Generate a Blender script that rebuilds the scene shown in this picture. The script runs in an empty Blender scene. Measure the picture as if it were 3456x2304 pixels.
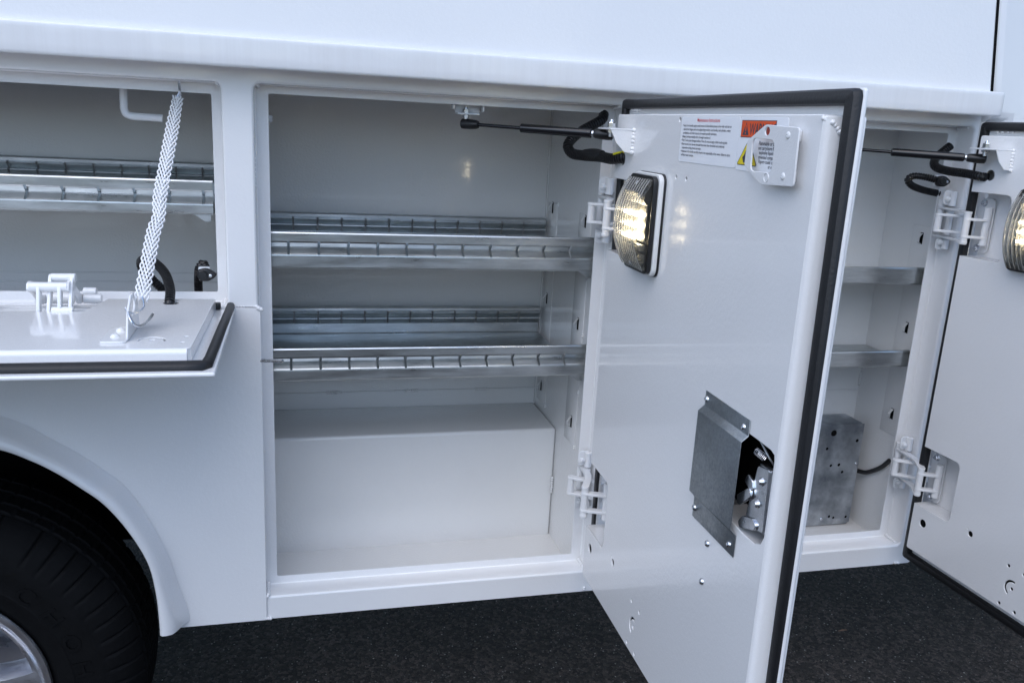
import bpy, bmesh, math, random
from mathutils import Vector, Matrix
random.seed(7)
R = math.radians
PI = math.pi
scn = bpy.context.scene
COL = scn.collection

# ------------------------------------------------------------------ camera
CAM = Vector((0.0434, -1.4905, 1.4190))
YAW, PIT, ROLL, FPX = 0.25607, -0.24919, 0.05316, 2857.99
cd = bpy.data.cameras.new("camera")
cam = bpy.data.objects.new("camera", cd)
COL.objects.link(cam)
F = Vector((math.sin(YAW)*math.cos(PIT), math.cos(YAW)*math.cos(PIT), math.sin(PIT)))
Rt = Vector((math.cos(YAW), -math.sin(YAW), 0))
Up = Rt.cross(F)
R2 = Rt*math.cos(ROLL) + Up*math.sin(ROLL)
U2 = -Rt*math.sin(ROLL) + Up*math.cos(ROLL)
m = Matrix((R2, U2, -F)).transposed().to_4x4()
m.translation = CAM
cam.matrix_world = m
cd.sensor_fit = 'HORIZONTAL'
cd.sensor_width = 36.0
cd.lens = FPX/3456.0*36.0
cd.clip_start = 0.02
cd.clip_end = 3000
scn.camera = cam

# ------------------------------------------------------------------ light
SUN_EL, SUN_AZ = R(52), R(214)          # azimuth clockwise from +Y
w = bpy.data.worlds.new("World")
scn.world = w
w.use_nodes = True
nt = w.node_tree
nt.nodes.clear()
sky = nt.nodes.new("ShaderNodeTexSky")
sky.sky_type = 'NISHITA'
sky.sun_disc = False
sky.sun_elevation = SUN_EL
sky.sun_rotation = SUN_AZ
sky.air_density = 1.0
sky.dust_density = 1.0
sky.ozone_density = 3.0
bg = nt.nodes.new("ShaderNodeBackground")
bg.inputs[1].default_value = 0.15
wo = nt.nodes.new("ShaderNodeOutputWorld")
nt.links.new(sky.outputs[0], bg.inputs[0])
nt.links.new(bg.outputs[0], wo.inputs[0])
sl = bpy.data.lights.new("sun", 'SUN')
sl.energy = 0.85
sl.angle = R(70)
sl.color = (1.0, 0.985, 0.97)
so = bpy.data.objects.new("sun", sl)
COL.objects.link(so)
sd = Vector((math.sin(SUN_AZ)*math.cos(SUN_EL), math.cos(SUN_AZ)*math.cos(SUN_EL), math.sin(SUN_EL)))
so.rotation_euler = (-sd).to_track_quat('-Z', 'Y').to_euler()
so.location = (0, -3, 6)
scn.view_settings.view_transform = 'Standard'
scn.view_settings.look = 'None'
scn.view_settings.exposure = 0.72
scn.view_settings.gamma = 1.0
scn.view_settings.use_curve_mapping = False

# ------------------------------------------------------------------ materials
def new_mat(name):
    mt = bpy.data.materials.new(name)
    mt.use_nodes = True
    n = mt.node_tree
    return mt, n, n.nodes["Principled BSDF"]
def noise(n, scale, detail=3, rough=0.5, coord='Object', sc=None):
    tc = n.nodes.new("ShaderNodeTexCoord")
    mp = n.nodes.new("ShaderNodeMapping")
    if sc: mp.inputs['Scale'].default_value = sc
    n.links.new(tc.outputs[coord], mp.inputs[0])
    t = n.nodes.new("ShaderNodeTexNoise")
    t.inputs['Scale'].default_value = scale
    t.inputs['Detail'].default_value = detail
    t.inputs['Roughness'].default_value = rough
    n.links.new(mp.outputs[0], t.inputs['Vector'])
    return t
def ramp(n, src, stops):
    r = n.nodes.new("ShaderNodeValToRGB")
    el = r.color_ramp.elements
    while len(el) < len(stops): el.new(0.5)
    for e, (p, c) in zip(el, stops):
        e.position = p
        e.color = (*c, 1) if len(c) == 3 else c
    n.links.new(src, r.inputs[0])
    return r
def bump(n, p, src, dist, strength=1.0, inp='Normal'):
    b = n.nodes.new("ShaderNodeBump")
    b.inputs['Distance'].default_value = dist
    b.inputs['Strength'].default_value = strength
    n.links.new(src, b.inputs['Height'])
    n.links.new(b.outputs[0], p.inputs[inp])
    return b
def paint(name, col, rough, bumpd, bscale, streak=False):
    mt, n, p = new_mat(name)
    t = noise(n, 3.0, 5, 0.6)
    c = Vector(col)
    r = ramp(n, t.outputs[0], [(0.3, tuple(c*0.965)), (0.7, tuple(c))])
    if streak:
        s = noise(n, 1.0, 4, 0.7, sc=(55, 4, 1.2))
        rs = ramp(n, s.outputs[0], [(0.36, (0.95, 0.945, 0.94)), (0.62, (1, 1, 1))])
        mx = n.nodes.new("ShaderNodeMixRGB"); mx.blend_type = 'MULTIPLY'
        mx.inputs[0].default_value = 0.85
        n.links.new(r.outputs[0], mx.inputs[1]); n.links.new(rs.outputs[0], mx.inputs[2])
        n.links.new(mx.outputs[0], p.inputs['Base Color'])
    else:
        n.links.new(r.outputs[0], p.inputs['Base Color'])
    p.inputs['Roughness'].default_value = rough
    p.inputs['Coat Weight'].default_value = 0.6
    p.inputs['Coat Roughness'].default_value = 0.06
    o = noise(n, bscale, 2, 0.5)
    b1_ = bump(n, p, o.outputs[0], bumpd)
    wv = noise(n, 2.6, 2, 0.4)
    b2_ = n.nodes.new("ShaderNodeBump"); b2_.inputs['Distance'].default_value = 0.006; b2_.inputs['Strength'].default_value = 0.35
    n.links.new(wv.outputs[0], b2_.inputs['Height']); n.links.new(b2_.outputs[0], b1_.inputs['Normal'])
    ds = noise(n, 900, 2, 0.6)
    rd = ramp(n, ds.outputs[0], [(0.4, (rough*0.85,)*3), (0.7, (rough*1.25,)*3)])
    n.links.new(rd.outputs[0], p.inputs['Roughness'])
    return mt
M = {}
M['paint'] = paint("white_gloss_paint", (0.84, 0.835, 0.83), 0.24, 0.0003, 150)
M['rail'] = paint("white_rail_paint", (0.80, 0.80, 0.80), 0.34, 0.00015, 130, True)
M['inside'] = paint("white_liner_paint", (0.78, 0.775, 0.76), 0.22, 0.0006, 230)
M['cab'] = paint("white_cab_paint", (0.78, 0.79, 0.80), 0.2, 0.00005, 60)
M['hinge'] = paint("white_hinge_paint", (0.80, 0.80, 0.80), 0.33, 0.0003, 300)
def metal(name, c0, c1, rough, stretch, scale, b=0.0003, blot=None):
    mt, n, p = new_mat(name)
    t = noise(n, scale, 6, 0.65, sc=stretch)
    r = ramp(n, t.outputs[0], [(0.3, c0), (0.7, c1)])
    out = r.outputs[0]
    if blot:
        t2 = noise(n, blot[0], 5, 0.6, sc=blot[3] if len(blot) > 3 else None)
        r2 = ramp(n, t2.outputs[0], [(0.42, (1, 1, 1)), (0.62, blot[1])])
        mx = n.nodes.new("ShaderNodeMixRGB"); mx.blend_type = 'MULTIPLY'; mx.inputs[0].default_value = blot[2]
        n.links.new(out, mx.inputs[1]); n.links.new(r2.outputs[0], mx.inputs[2])
        out = mx.outputs[0]
    n.links.new(out, p.inputs['Base Color'])
    p.inputs['Metallic'].default_value = 1.0
    t3 = noise(n, scale*0.6, 4, 0.6, sc=stretch)
    r3 = ramp(n, t3.outputs[0], [(0.3, (rough*0.75,)*3), (0.7, (rough*1.35,)*3)])
    n.links.new(r3.outputs[0], p.inputs['Roughness'])
    bump(n, p, t.outputs[0], b)
    return mt
M['galv'] = metal("galvanized_steel", (0.50, 0.52, 0.52), (0.64, 0.66, 0.66), 0.33, (1.6, 10, 12), 10, 0.00015, (30, (0.72, 0.73, 0.73), 0.4, (0.6, 2, 2)))
M['galv_box'] = metal("galvanized_box_steel", (0.40, 0.43, 0.46), (0.82, 0.85, 0.88), 0.40, (1, 1, 1), 13, 0.0001, (10, (0.45, 0.47, 0.50), 0.9))
M['plate'] = metal("speckled_zinc_plate", (0.30, 0.33, 0.35), (0.44, 0.47, 0.49), 0.46, (1, 1, 1), 260, 0.00015, (14, (0.8, 0.8, 0.8), 0.6))
M['steel'] = metal("bright_steel", (0.55, 0.57, 0.6), (0.8, 0.82, 0.85), 0.22, (1, 1, 1), 60, 0.00003)
M['alloy'] = metal("silver_alloy", (0.80, 0.81, 0.85), (0.84, 0.85, 0.89), 0.30, (1, 1, 1), 30, 0.000005)
def plain(name, c, rough, metallic=0, b=None, spec=0.5, var=1.0):
    mt, n, p = new_mat(name)
    t = noise(n, 40, 4, 0.6)
    c = Vector(c)
    r = ramp(n, t.outputs[0], [(0.3, tuple(c*(1-0.2*var))), (0.7, tuple(c*(1+0.15*var)))])
    n.links.new(r.outputs[0], p.inputs['Base Color'])
    p.inputs['Roughness'].default_value = rough
    p.inputs['Metallic'].default_value = metallic
    p.inputs['Specular IOR Level'].default_value = spec
    if b: bump(n, p, noise(n, b[0], 3).outputs[0], b[1])
    return mt
M['seal'] = plain("black_foam_rubber", (0.008, 0.0082, 0.0095), 0.5, b=(300, 0.0004))
M['black'] = plain("black_plastic", (0.010, 0.010, 0.011), 0.35)
M['gloss_black'] = plain("gloss_black_enamel", (0.008, 0.008, 0.010), 0.12)
M['dark'] = plain("underbody_and_shade_black", (0.006, 0.006, 0.006), 0.8, spec=0.1)  # black for underbody parts, and for shade painted into holes and gaps
M['tyre'] = plain("tyre_rubber", (0.0052, 0.0053, 0.0058), 0.7, b=(120, 0.0004), spec=0.12)
M['web'] = plain("white_braided_cord", (0.90, 0.90, 0.90), 0.6, var=0.1)
M['decal'] = plain("decal_white", (0.86, 0.87, 0.89), 0.3, var=0.05)
M['ink'] = plain("decal_ink", (0.05, 0.05, 0.07), 0.5)
M['red'] = plain("decal_red", (0.65, 0.03, 0.05), 0.5)
M['orange'] = plain("decal_orange", (0.80, 0.09, 0.01), 0.4)
M['yellow'] = plain("decal_yellow", (0.82, 0.66, 0.02), 0.4)
M['wire'] = plain("yellow_wire", (0.75, 0.68, 0.02), 0.4)
M['gasket_white'] = plain("white_plastic", (0.78, 0.78, 0.76), 0.4, var=0.1)
M['rust'] = plain("rust_brown", (0.20, 0.09, 0.07), 0.7)
M['wood'] = plain("dry_wood", (0.28, 0.17, 0.11), 0.8)
M['window'] = plain("dark_glass", (0.01, 0.012, 0.014), 0.05)
mt, n, p = new_mat("clear_lens")
tr = n.nodes.new("ShaderNodeBsdfTransparent"); tr.inputs[0].default_value = (0.93, 0.93, 0.92, 1)
gl = n.nodes.new("ShaderNodeBsdfGlossy"); gl.inputs['Roughness'].default_value = 0.12
gs = n.nodes.new("ShaderNodeBsdfGlass"); gs.inputs['IOR'].default_value = 1.49; gs.inputs['Roughness'].default_value = 0.03
gs.inputs[0].default_value = (0.97, 0.96, 0.93, 1)
mx = n.nodes.new("ShaderNodeMixShader"); mx.inputs[0].default_value = 0.66
n.links.new(tr.outputs[0], mx.inputs[1]); n.links.new(gs.outputs[0], mx.inputs[2])
n.nodes.remove(gl)
n.links.new(mx.outputs[0], n.nodes["Material Output"].inputs[0])
M['lens'] = mt
mt, n, p = new_mat("lens_rib")
tr = n.nodes.new("ShaderNodeBsdfTransparent")
mx = n.nodes.new("ShaderNodeMixShader"); mx.inputs[0].default_value = 0.62
p.inputs['Base Color'].default_value = (0.42, 0.41, 0.38, 1); p.inputs['Roughness'].default_value = 0.12; p.inputs['Coat Weight'].default_value = 1.0
n.links.new(tr.outputs[0], mx.inputs[1]); n.links.new(p.outputs[0], mx.inputs[2])
n.links.new(mx.outputs[0], n.nodes["Material Output"].inputs[0])
M['rib'] = mt
def emis(name, c, s):
    mt, n, p = new_mat(name)
    p.inputs['Base Color'].default_value = (0.8, 0.8, 0.75, 1)
    p.inputs['Emission Color'].default_value = (*c, 1)
    p.inputs['Emission Strength'].default_value = s
    return mt
M['led'] = emis("warm_led", (1.0, 0.87, 0.64), 60)
M['tray'] = plain("lamp_tray_grey", (0.22, 0.21, 0.18), 0.35, var=0.3)
# asphalt
mt, n, p = new_mat("asphalt")
big = noise(n, 2.2, 6, 0.7)
fine = noise(n, 240, 4, 0.7)
tc = n.nodes.new("ShaderNodeTexCoord")
vc = n.nodes.new("ShaderNodeTexVoronoi"); vc.inputs['Scale'].default_value = 105
n.links.new(tc.outputs['Object'], vc.inputs['Vector'])
sc_ = n.nodes.new("ShaderNodeSeparateColor"); n.links.new(vc.outputs['Color'], sc_.inputs[0])
rc_ = ramp(n, sc_.outputs[2], [(0.0, (0.35, 0.35, 0.36)), (0.6, (0.95, 0.93, 0.92)), (1.0, (1.9, 1.8, 1.75))])
r1 = ramp(n, big.outputs[0], [(0.3, (0.040, 0.0345, 0.031)), (0.72, (0.092, 0.078, 0.070))])
r2 = ramp(n, fine.outputs[0], [(0.36, (0.45, 0.45, 0.45)), (0.66, (1.5, 1.5, 1.5))])
mx0 = n.nodes.new("ShaderNodeMixRGB"); mx0.blend_type = 'MULTIPLY'; mx0.inputs[0].default_value = 1
n.links.new(r2.outputs[0], mx0.inputs[1]); n.links.new(rc_.outputs[0], mx0.inputs[2])
mx = n.nodes.new("ShaderNodeMixRGB"); mx.blend_type = 'MULTIPLY'; mx.inputs[0].default_value = 1
n.links.new(r1.outputs[0], mx.inputs[1]); n.links.new(mx0.outputs[0], mx.inputs[2])
vo = n.nodes.new("ShaderNodeTexVoronoi"); vo.inputs['Scale'].default_value = 150
n.links.new(tc.outputs['Object'], vo.inputs['Vector'])
sep = n.nodes.new("ShaderNodeSeparateColor"); n.links.new(vo.outputs['Color'], sep.inputs[0])
gt = n.nodes.new("ShaderNodeMath"); gt.operation = 'GREATER_THAN'; gt.inputs[1].default_value = 0.90
n.links.new(sep.outputs[0], gt.inputs[0])
ls = n.nodes.new("ShaderNodeMath"); ls.operation = 'LESS_THAN'; ls.inputs[1].default_value = 0.34
n.links.new(vo.outputs['Distance'], ls.inputs[0])
ml = n.nodes.new("ShaderNodeMath"); ml.operation = 'MULTIPLY'
n.links.new(gt.outputs[0], ml.inputs[0]); n.links.new(ls.outputs[0], ml.inputs[1])
gr = ramp(n, sep.outputs[1], [(0.0, (0.08, 0.078, 0.075)), (0.70, (0.20, 0.19, 0.18)), (1.0, (0.60, 0.57, 0.52))])
mx2 = n.nodes.new("ShaderNodeMixRGB")
n.links.new(ml.outputs[0], mx2.inputs[0]); n.links.new(mx.outputs[0], mx2.inputs[1]); n.links.new(gr.outputs[0], mx2.inputs[2])
n.links.new(mx2.outputs[0], p.inputs['Base Color'])
p.inputs['Roughness'].default_value = 0.85
p.inputs['Specular IOR Level'].default_value = 0.3
vb = n.nodes.new("ShaderNodeTexVoronoi"); vb.inputs['Scale'].default_value = 105
n.links.new(tc.outputs['Object'], vb.inputs['Vector'])
ad = n.nodes.new("ShaderNodeMath"); ad.operation = 'SUBTRACT'
n.links.new(fine.outputs[0], ad.inputs[0]); n.links.new(vb.outputs['Distance'], ad.inputs[1])
bump(n, p, ad.outputs[0], 0.006)
M['asphalt'] = mt

# ------------------------------------------------------------------ helpers
ROTX = Matrix.Rotation(R(90), 4, 'X')     # plate (x,y) -> (x, z), thickness towards -y
def finish(mesh_or_bm, name, mats, parent=None, angle=32, label=None):
    if isinstance(mesh_or_bm, bmesh.types.BMesh):
        me = bpy.data.meshes.new(name)
        mesh_or_bm.normal_update()
        mesh_or_bm.to_mesh(me); mesh_or_bm.free()
    else:
        me = mesh_or_bm; me.name = name
    if not isinstance(mats, (list, tuple)): mats = [mats]
    for k in mats: me.materials.append(M[k])
    for pl in me.polygons: pl.use_smooth = angle > 0
    if angle > 0: me.set_sharp_from_angle(angle=R(angle))
    o = bpy.data.objects.new(name, me)
    COL.objects.link(o)
    if parent: o.parent = parent
    if label: o['label'] = label
    return o
def many(o, label=None):
    o['kind'] = 'stuff'
    return o
def empty(name, loc=(0, 0, 0), rotz=0, parent=None, **kw):
    o = bpy.data.objects.new(name, None)
    COL.objects.link(o)
    o.location = loc; o.rotation_euler = (0, 0, rotz)
    o.empty_display_size = 0.05
    if parent: o.parent = parent
    for k, v in kw.items(): o[k] = v
    return o
def catmull(pts, k=8):
    P = [Vector(p) for p in pts]
    P = [P[0]*2-P[1]] + P + [P[-1]*2-P[-2]]
    out = []
    for i in range(1, len(P)-2):
        for j in range(k):
            t = j/k
            a, b, c, d = P[i-1], P[i], P[i+1], P[i+2]
            out.append(0.5*((2*b)+(c-a)*t+(2*a-5*b+4*c-d)*t*t+(3*b-a-3*c+d)*t**3))
    out.append(P[-2].copy())
    return out
def rrect(x0, x1, y0, y1, r=0.0, n=4):
    if r <= 0: return [(x0, y0), (x1, y0), (x1, y1), (x0, y1)]
    o = []
    for cx, cy, a0 in ((x1-r, y0+r, -90), (x1-r, y1-r, 0), (x0+r, y1-r, 90), (x0+r, y0+r, 180)):
        for i in range(n+1):
            a = R(a0+90*i/n)
            o.append((cx+r*math.cos(a), cy+r*math.sin(a)))
    return o
def circ(x, y, r, n=20, sx=1, sy=1):
    return [(x+r*sx*math.cos(2*PI*i/n), y+r*sy*math.sin(2*PI*i/n)) for i in range(n)]
def plate_mesh(outline, holes=(), th=0.003, bev=0.0, mat=Matrix.Identity(4)):
    """flat filled outline (with holes), thickness th centred, edges rounded by bev"""
    cu = bpy.data.curves.new("tmp", 'CURVE')
    cu.dimensions = '2D'; cu.fill_mode = 'BOTH'
    cu.extrude = max(th/2-bev, 0.0); cu.bevel_depth = bev; cu.bevel_resolution = 2; cu.offset = -bev
    for poly in [outline]+list(holes):
        s = cu.splines.new('POLY'); s.points.add(len(poly)-1)
        for q, (x, y) in zip(s.points, poly): q.co = (x, y, 0, 1)
        s.use_cyclic_u = True
    o = bpy.data.objects.new("tmp", cu)
    COL.objects.link(o)
    dg = bpy.context.evaluated_depsgraph_get()
    me = bpy.data.meshes.new_from_object(o.evaluated_get(dg))
    bpy.data.objects.remove(o); bpy.data.curves.remove(cu)
    me.transform(mat)
    return me
def add_mesh(bm, me, mi=0):
    k = len(bm.faces)
    bm.from_mesh(me)
    bm.faces.ensure_lookup_table()
    for f in bm.faces[k:]: f.material_index = mi
    bpy.data.meshes.remove(me)
def plate(bm, outline, holes=(), th=0.003, bev=0.0, mat=Matrix.Identity(4), mi=0):
    add_mesh(bm, plate_mesh(outline, holes, th, bev, mat), mi)
def T(x, y, z): return Matrix.Translation((x, y, z))
def box(bm, x0, x1, y0, y1, z0, z1, bev=0.0, seg=2, mi=0, mat=None):
    vs = [bm.verts.new((x, y, z)) for x in (x0, x1) for y in (y0, y1) for z in (z0, z1)]
    fs = [bm.faces.new([vs[i] for i in q]) for q in ((0, 1, 3, 2), (4, 6, 7, 5), (0, 4, 5, 1), (2, 3, 7, 6), (0, 2, 6, 4), (1, 5, 7, 3))]
    for f in fs: f.material_index = mi
    if mat is not None: bmesh.ops.transform(bm, matrix=mat, verts=vs)
    if bev > 0:
        es = list({e for f in fs for e in f.edges})
        bmesh.ops.bevel(bm, geom=es, offset=bev, segments=seg, affect='EDGES', profile=0.5)
def tube(bm, path, r, seg=12, cap=True, mi=0, closed=False):
    """r: number or function(i, s) of arc position"""
    P = [Vector(p) for p in path]
    n_ = len(P); rings = []
    L = [0.0]
    for i in range(1, n_): L.append(L[-1]+(P[i]-P[i-1]).length)
    prev = None
    for i in range(n_):
        if closed: t = (P[(i+1) % n_]-P[i-1]).normalized()
        else: t = (P[min(i+1, n_-1)]-P[max(i-1, 0)]).normalized()
        if prev is None:
            a = Vector((0, 0, 1)) if abs(t.z) < 0.9 else Vector((1, 0, 0))
            u = t.cross(a).normalized()
        else:
            u = (prev - t*prev.dot(t)).normalized()
        prev = u
        v = t.cross(u)
        rr = r(L[i]) if callable(r) else r
        rings.append([bm.verts.new(P[i]+u*math.cos(2*PI*k/seg)*rr+v*math.sin(2*PI*k/seg)*rr) for k in range(seg)])
    rng = range(n_ if closed else n_-1)
    for i in rng:
        A, B = rings[i], rings[(i+1) % n_]
        for k in range(seg):
            f = bm.faces.new((A[k], A[(k+1) % seg], B[(k+1) % seg], B[k])); f.material_index = mi
    if cap and not closed:
        f = bm.faces.new(rings[0][::-1]); f.material_index = mi
        f = bm.faces.new(rings[-1]); f.material_index = mi
def cyl(bm, p0, p1, r, seg=18, mi=0, ch=0.0):
    p0, p1 = Vector(p0), Vector(p1)
    d = (p1-p0); L = d.length; d.normalize()
    if ch > 0:
        def rr(s): return r-ch if (s < 1e-7 or s > L-1e-7) else r
        tube(bm, [p0, p0+d*ch, p1-d*ch, p1], rr, seg, True, mi)
    else:
        tube(bm, [p0, p1], r, seg, True, mi)
def lathe(bm, prof, org, axis='y', seg=48, mi=0, rad=None):
    """prof: (radius, along axis)"""
    rings = []
    for i in range(seg):
        a = 2*PI*i/seg
        ring = []
        for j, (rr, h) in enumerate(prof):
            if rad: rr, h = rad(j, a, rr, h)
            c, s = rr*math.cos(a), rr*math.sin(a)
            v = (c, h, s) if axis == 'y' else ((c, s, h) if axis == 'z' else (h, c, s))
            ring.append(bm.verts.new(Vector(org)+Vector(v)))
        rings.append(ring)
    for i in range(seg):
        A, B = rings[i], rings[(i+1) % seg]
        for j in range(len(prof)-1):
            f = bm.faces.new((A[j], A[j+1], B[j+1], B[j])); f.material_index = mi
def screw(bm, pos, d, r, h=None, mi=0, kind='pan'):
    """screw/rivet/hex head at pos facing direction d"""
    d = Vector(d).normalized()
    q = d.to_track_quat('Z', 'Y').to_matrix().to_4x4()
    q.translation = Vector(pos)
    k = len(bm.verts); bm.verts.ensure_lookup_table()
    h = h or r*0.5
    if kind == 'hex':
        b2 = bmesh.new()
        lathe(b2, [(0.0001, h*0.1), (r*1.35, h*0.1), (r*1.35, -h*0.0)], (0, 0, 0), 'z', 18)
        lathe(b2, [(0.0001, h), (r*0.85, h), (r, h*0.86), (r, h*0.1)], (0, 0, 0), 'z', 6)
        lathe(b2, [(0.0001, h*1.45), (r*0.42, h*1.45), (r*0.5, h*1.3), (r*0.5, h)], (0, 0, 0), 'z', 12)
    else:
        b2 = bmesh.new()
        lathe(b2, [(0.0001, h*0.72), (r*0.3, h*0.72), (r*0.32, h), (r*0.6, h*0.9), (r*0.9, h*0.5), (r, 0)], (0, 0, 0), 'z', 16)
    bmesh.ops.transform(b2, matrix=q, verts=b2.verts)
    me = bpy.data.meshes.new("t"); b2.to_mesh(me); b2.free()
    add_mesh(bm, me, mi)
def loft_rects(bm, secs, n=4, mi=0, axis='y'):
    """secs: (x0,x1,z0,z1,r,y)"""
    loops = []
    for x0, x1, z0, z1, r, y in secs:
        loops.append([bm.verts.new((px, y, pz)) for px, pz in rrect(x0, x1, z0, z1, max(r, 1e-5), n)])
    for A, B in zip(loops[:-1], loops[1:]):
        L = len(A)
        for k in range(L):
            f = bm.faces.new((A[k], A[(k+1) % L], B[(k+1) % L], B[k])); f.material_index = mi
    return loops
def quad(bm, pts, mi=0):
    f = bm.faces.new([bm.verts.new(p) for p in pts]); f.material_index = mi
def text(bm, s, size, x, y, mat, mi=0, align='LEFT', sx=1.0, bold=0.0, ext=0.0):
    cu = bpy.data.curves.new("t", 'FONT')
    cu.body = s; cu.size = size; cu.align_x = align; cu.offset = bold; cu.extrude = ext; cu.resolution_u = 2
    o = bpy.data.objects.new("t", cu); COL.objects.link(o)
    dg = bpy.context.evaluated_depsgraph_get()
    me = bpy.data.meshes.new_from_object(o.evaluated_get(dg))
    bpy.data.objects.remove(o); bpy.data.curves.remove(cu)
    me.transform(mat @ T(x, y, 0) @ Matrix.Diagonal((sx, 1, 1, 1)))
    add_mesh(bm, me, mi)
def weld(bm, path, r, step, mi=0):
    P = catmull(path, 6); acc = 0
    last = None
    for q in P:
        if last is None or (q-last).length >= step:
            last = q
            b2 = bmesh.new()
            bmesh.ops.create_icosphere(b2, subdivisions=2, radius=r*random.uniform(0.8, 1.15))
            for v in b2.verts: v.co *= random.uniform(0.92, 1.06)
            bmesh.ops.transform(b2, matrix=T(q.x+random.uniform(-1, 1)*r*0.12, q.y, q.z), verts=b2.verts)
            me = bpy.data.meshes.new("t"); b2.to_mesh(me); b2.free()
            add_mesh(bm, me, mi)

# ================================================================== GROUND
bm = bmesh.new()
quad(bm, [(-400, -400, 0.005), (400, -400, 0.005), (400, 400, 0.005), (-400, 400, 0.005)])
o = finish(bm, "asphalt_ground", 'asphalt'); o['kind'] = 'structure'
# bank added out of view behind the camera, to darken and warm paint reflections
bm = bmesh.new()
NX = 90
rws = []
for j in range(9):
    rws.append([])
    for i in range(NX+1):
        a = R(-95+190*i/NX)
        rad_ = 15+j*0.9
        h = 0.0 if j == 0 else (4.0*(j/8)**0.8)*(0.75+0.25*math.sin(i*0.7)+0.22*math.sin(i*1.9+1.3)+random.uniform(-0.08, 0.08))
        rws[-1].append(bm.verts.new((rad_*math.sin(a), -rad_*math.cos(a)-1+random.uniform(-0.2, 0.2), h+0.003)))
for A, B in zip(rws[:-1], rws[1:]):
    for i in range(NX): bm.faces.new((A[i], A[i+1], B[i+1], B[i]))
mt, n, p = new_mat("reflection_bank_brown")
t = noise(n, 0.9, 8, 0.7)
r = ramp(n, t.outputs[0], [(0.3, (0.11, 0.08, 0.05)), (0.55, (0.26, 0.19, 0.125)), (0.75, (0.40, 0.31, 0.22))])
n.links.new(r.outputs[0], p.inputs['Base Color']); p.inputs['Roughness'].default_value = 0.95
M['bank_brown'] = mt
o = finish(bm, "added_reflection_bank", 'bank_brown'); o['kind'] = 'structure'
# loose grit
bm = bmesh.new()
for i in range(2600):
    x, y = random.uniform(-0.6, 3.2), random.uniform(-1.6, 1.6)
    s = random.uniform(0.0006, 0.0019)*(1.7 if random.random() < 0.06 else 1)
    vs = [bm.verts.new((x+s*random.uniform(0.6, 1.2)*dx, y+s*random.uniform(0.6, 1.2)*dy, 0.0065+s*dz*0.7))
          for dx, dy, dz in ((1, 0, 0), (-0.5, 0.87, 0), (-0.5, -0.87, 0), (0, 0, 1), (0, 0, -1))]
    mi = 0 if random.random() < 0.86 else 1
    for a, b, c in ((0, 1, 3), (1, 2, 3), (2, 0, 3), (1, 0, 4), (2, 1, 4), (0, 2, 4)):
        f = bm.faces.new((vs[a], vs[b], vs[c])); f.material_index = mi
M['grit'] = plain("grit", (0.22, 0.21, 0.19), 0.8)
M['grit2'] = plain("pale_grit", (0.45, 0.41, 0.34), 0.8)
o = finish(bm, "grit", ['grit', 'grit2'])
o['kind'] = 'stuff'; o['label'] = 'fine pale stone grit scattered on the black asphalt'; o['category'] = 'grit'
bm = bmesh.new()
tube(bm, [(1.60, 0.43, 0.009), (1.615, 0.432, 0.010), (1.63, 0.431, 0.009)], lambda s: 0.0022 if 0.004 < s < 0.026 else 0.0008, 6)
o = finish(bm, "wood_sliver", 'wood'); o['label'] = 'tiny brown wood sliver lying on the asphalt behind the open doors'; o['category'] = 'twig'

# ================================================================== TRUCK
truck = empty("service_truck", (0, 0, 0), label='white service body truck with its side compartments standing open', category='truck')
ZB, ZT, XE = 0.487, 1.500, 1.414
OPEN_L = (-1.30, -0.072, 1.094, 1.4625)
OPEN_M = (-0.022, 0.621, 0.5345, 1.464)
OPEN_R = (0.700, 1.378, 0.5345, 1.464)
LY = 0.045
# --- face frame
fr_out = [(-2.6, 1.094), (-0.0205, 1.094), (-0.0205, ZB), (XE-0.006, ZB), (XE, ZB+0.004), (XE, ZB+0.015), (XE-0.011, ZB+0.022), (XE-0.011, ZT), (-2.6, ZT)]
def grow(rc, d): return (rc[0]-d, rc[1]+d, rc[2]-d, rc[3]+d)
holes = [rrect(*grow(rc, 0.004), 0.015, 4) for rc in (OPEN_L, OPEN_M, OPEN_R)]
bm = bmesh.new()
plate(bm, fr_out, holes, 0.003, 0, T(0, 0.0015, 0) @ ROTX)
# long seam: sill joint at right
box(bm, 0.6155, 0.6175, -0.0008, 0.001, ZB+0.001, 0.53)
finish(bm, "face_frame", 'paint', truck)
# --- jambs, one per opening
def jamb(rc, lip, name):
    bm = bmesh.new()
    g = [(0.004, 0.0), (0.0024, 0.0006), (0.0008, 0.0020), (0, 0.004)]
    secs = [(*grow(rc, d), 0.011+d, y) for d, y in g]
    secs.append((*rc, 0.011, LY-0.002))
    secs.append((rc[0]+0.002, rc[1]-0.002, rc[2]+0.002, rc[3]-0.002, 0.006, LY))
    secs.append((*lip, 0.004, LY))
    secs.append((*lip, 0.004, LY+0.0028))
    secs.append((*grow(lip, 0.003), 0.004, LY+0.0028))
    loft_rects(bm, secs)
    # corner weld fillets
    for cx in (rc[0]+0.006, rc[1]-0.006):
        for cz, s in ((rc[2]+0.006, 1), (rc[3]-0.006, -1)):
            weld(bm, [(cx, 0.012, cz-s*0.004), (cx, 0.040, cz-s*0.002)], 0.0036, 0.0036)
    return finish(bm, name, 'paint', truck)
LIP_L = (-1.28, -0.0905, 1.111, 1.4440)
LIP_M = (0.0, 0.599, 0.55, 1.4500)
LIP_R = (0.722, 1.356, 0.55, 1.4500)
jamb(OPEN_L, LIP_L, "door_jamb")
jamb(OPEN_M, LIP_M, "door_jamb")
jamb(OPEN_R, LIP_R, "door_jamb")
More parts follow.
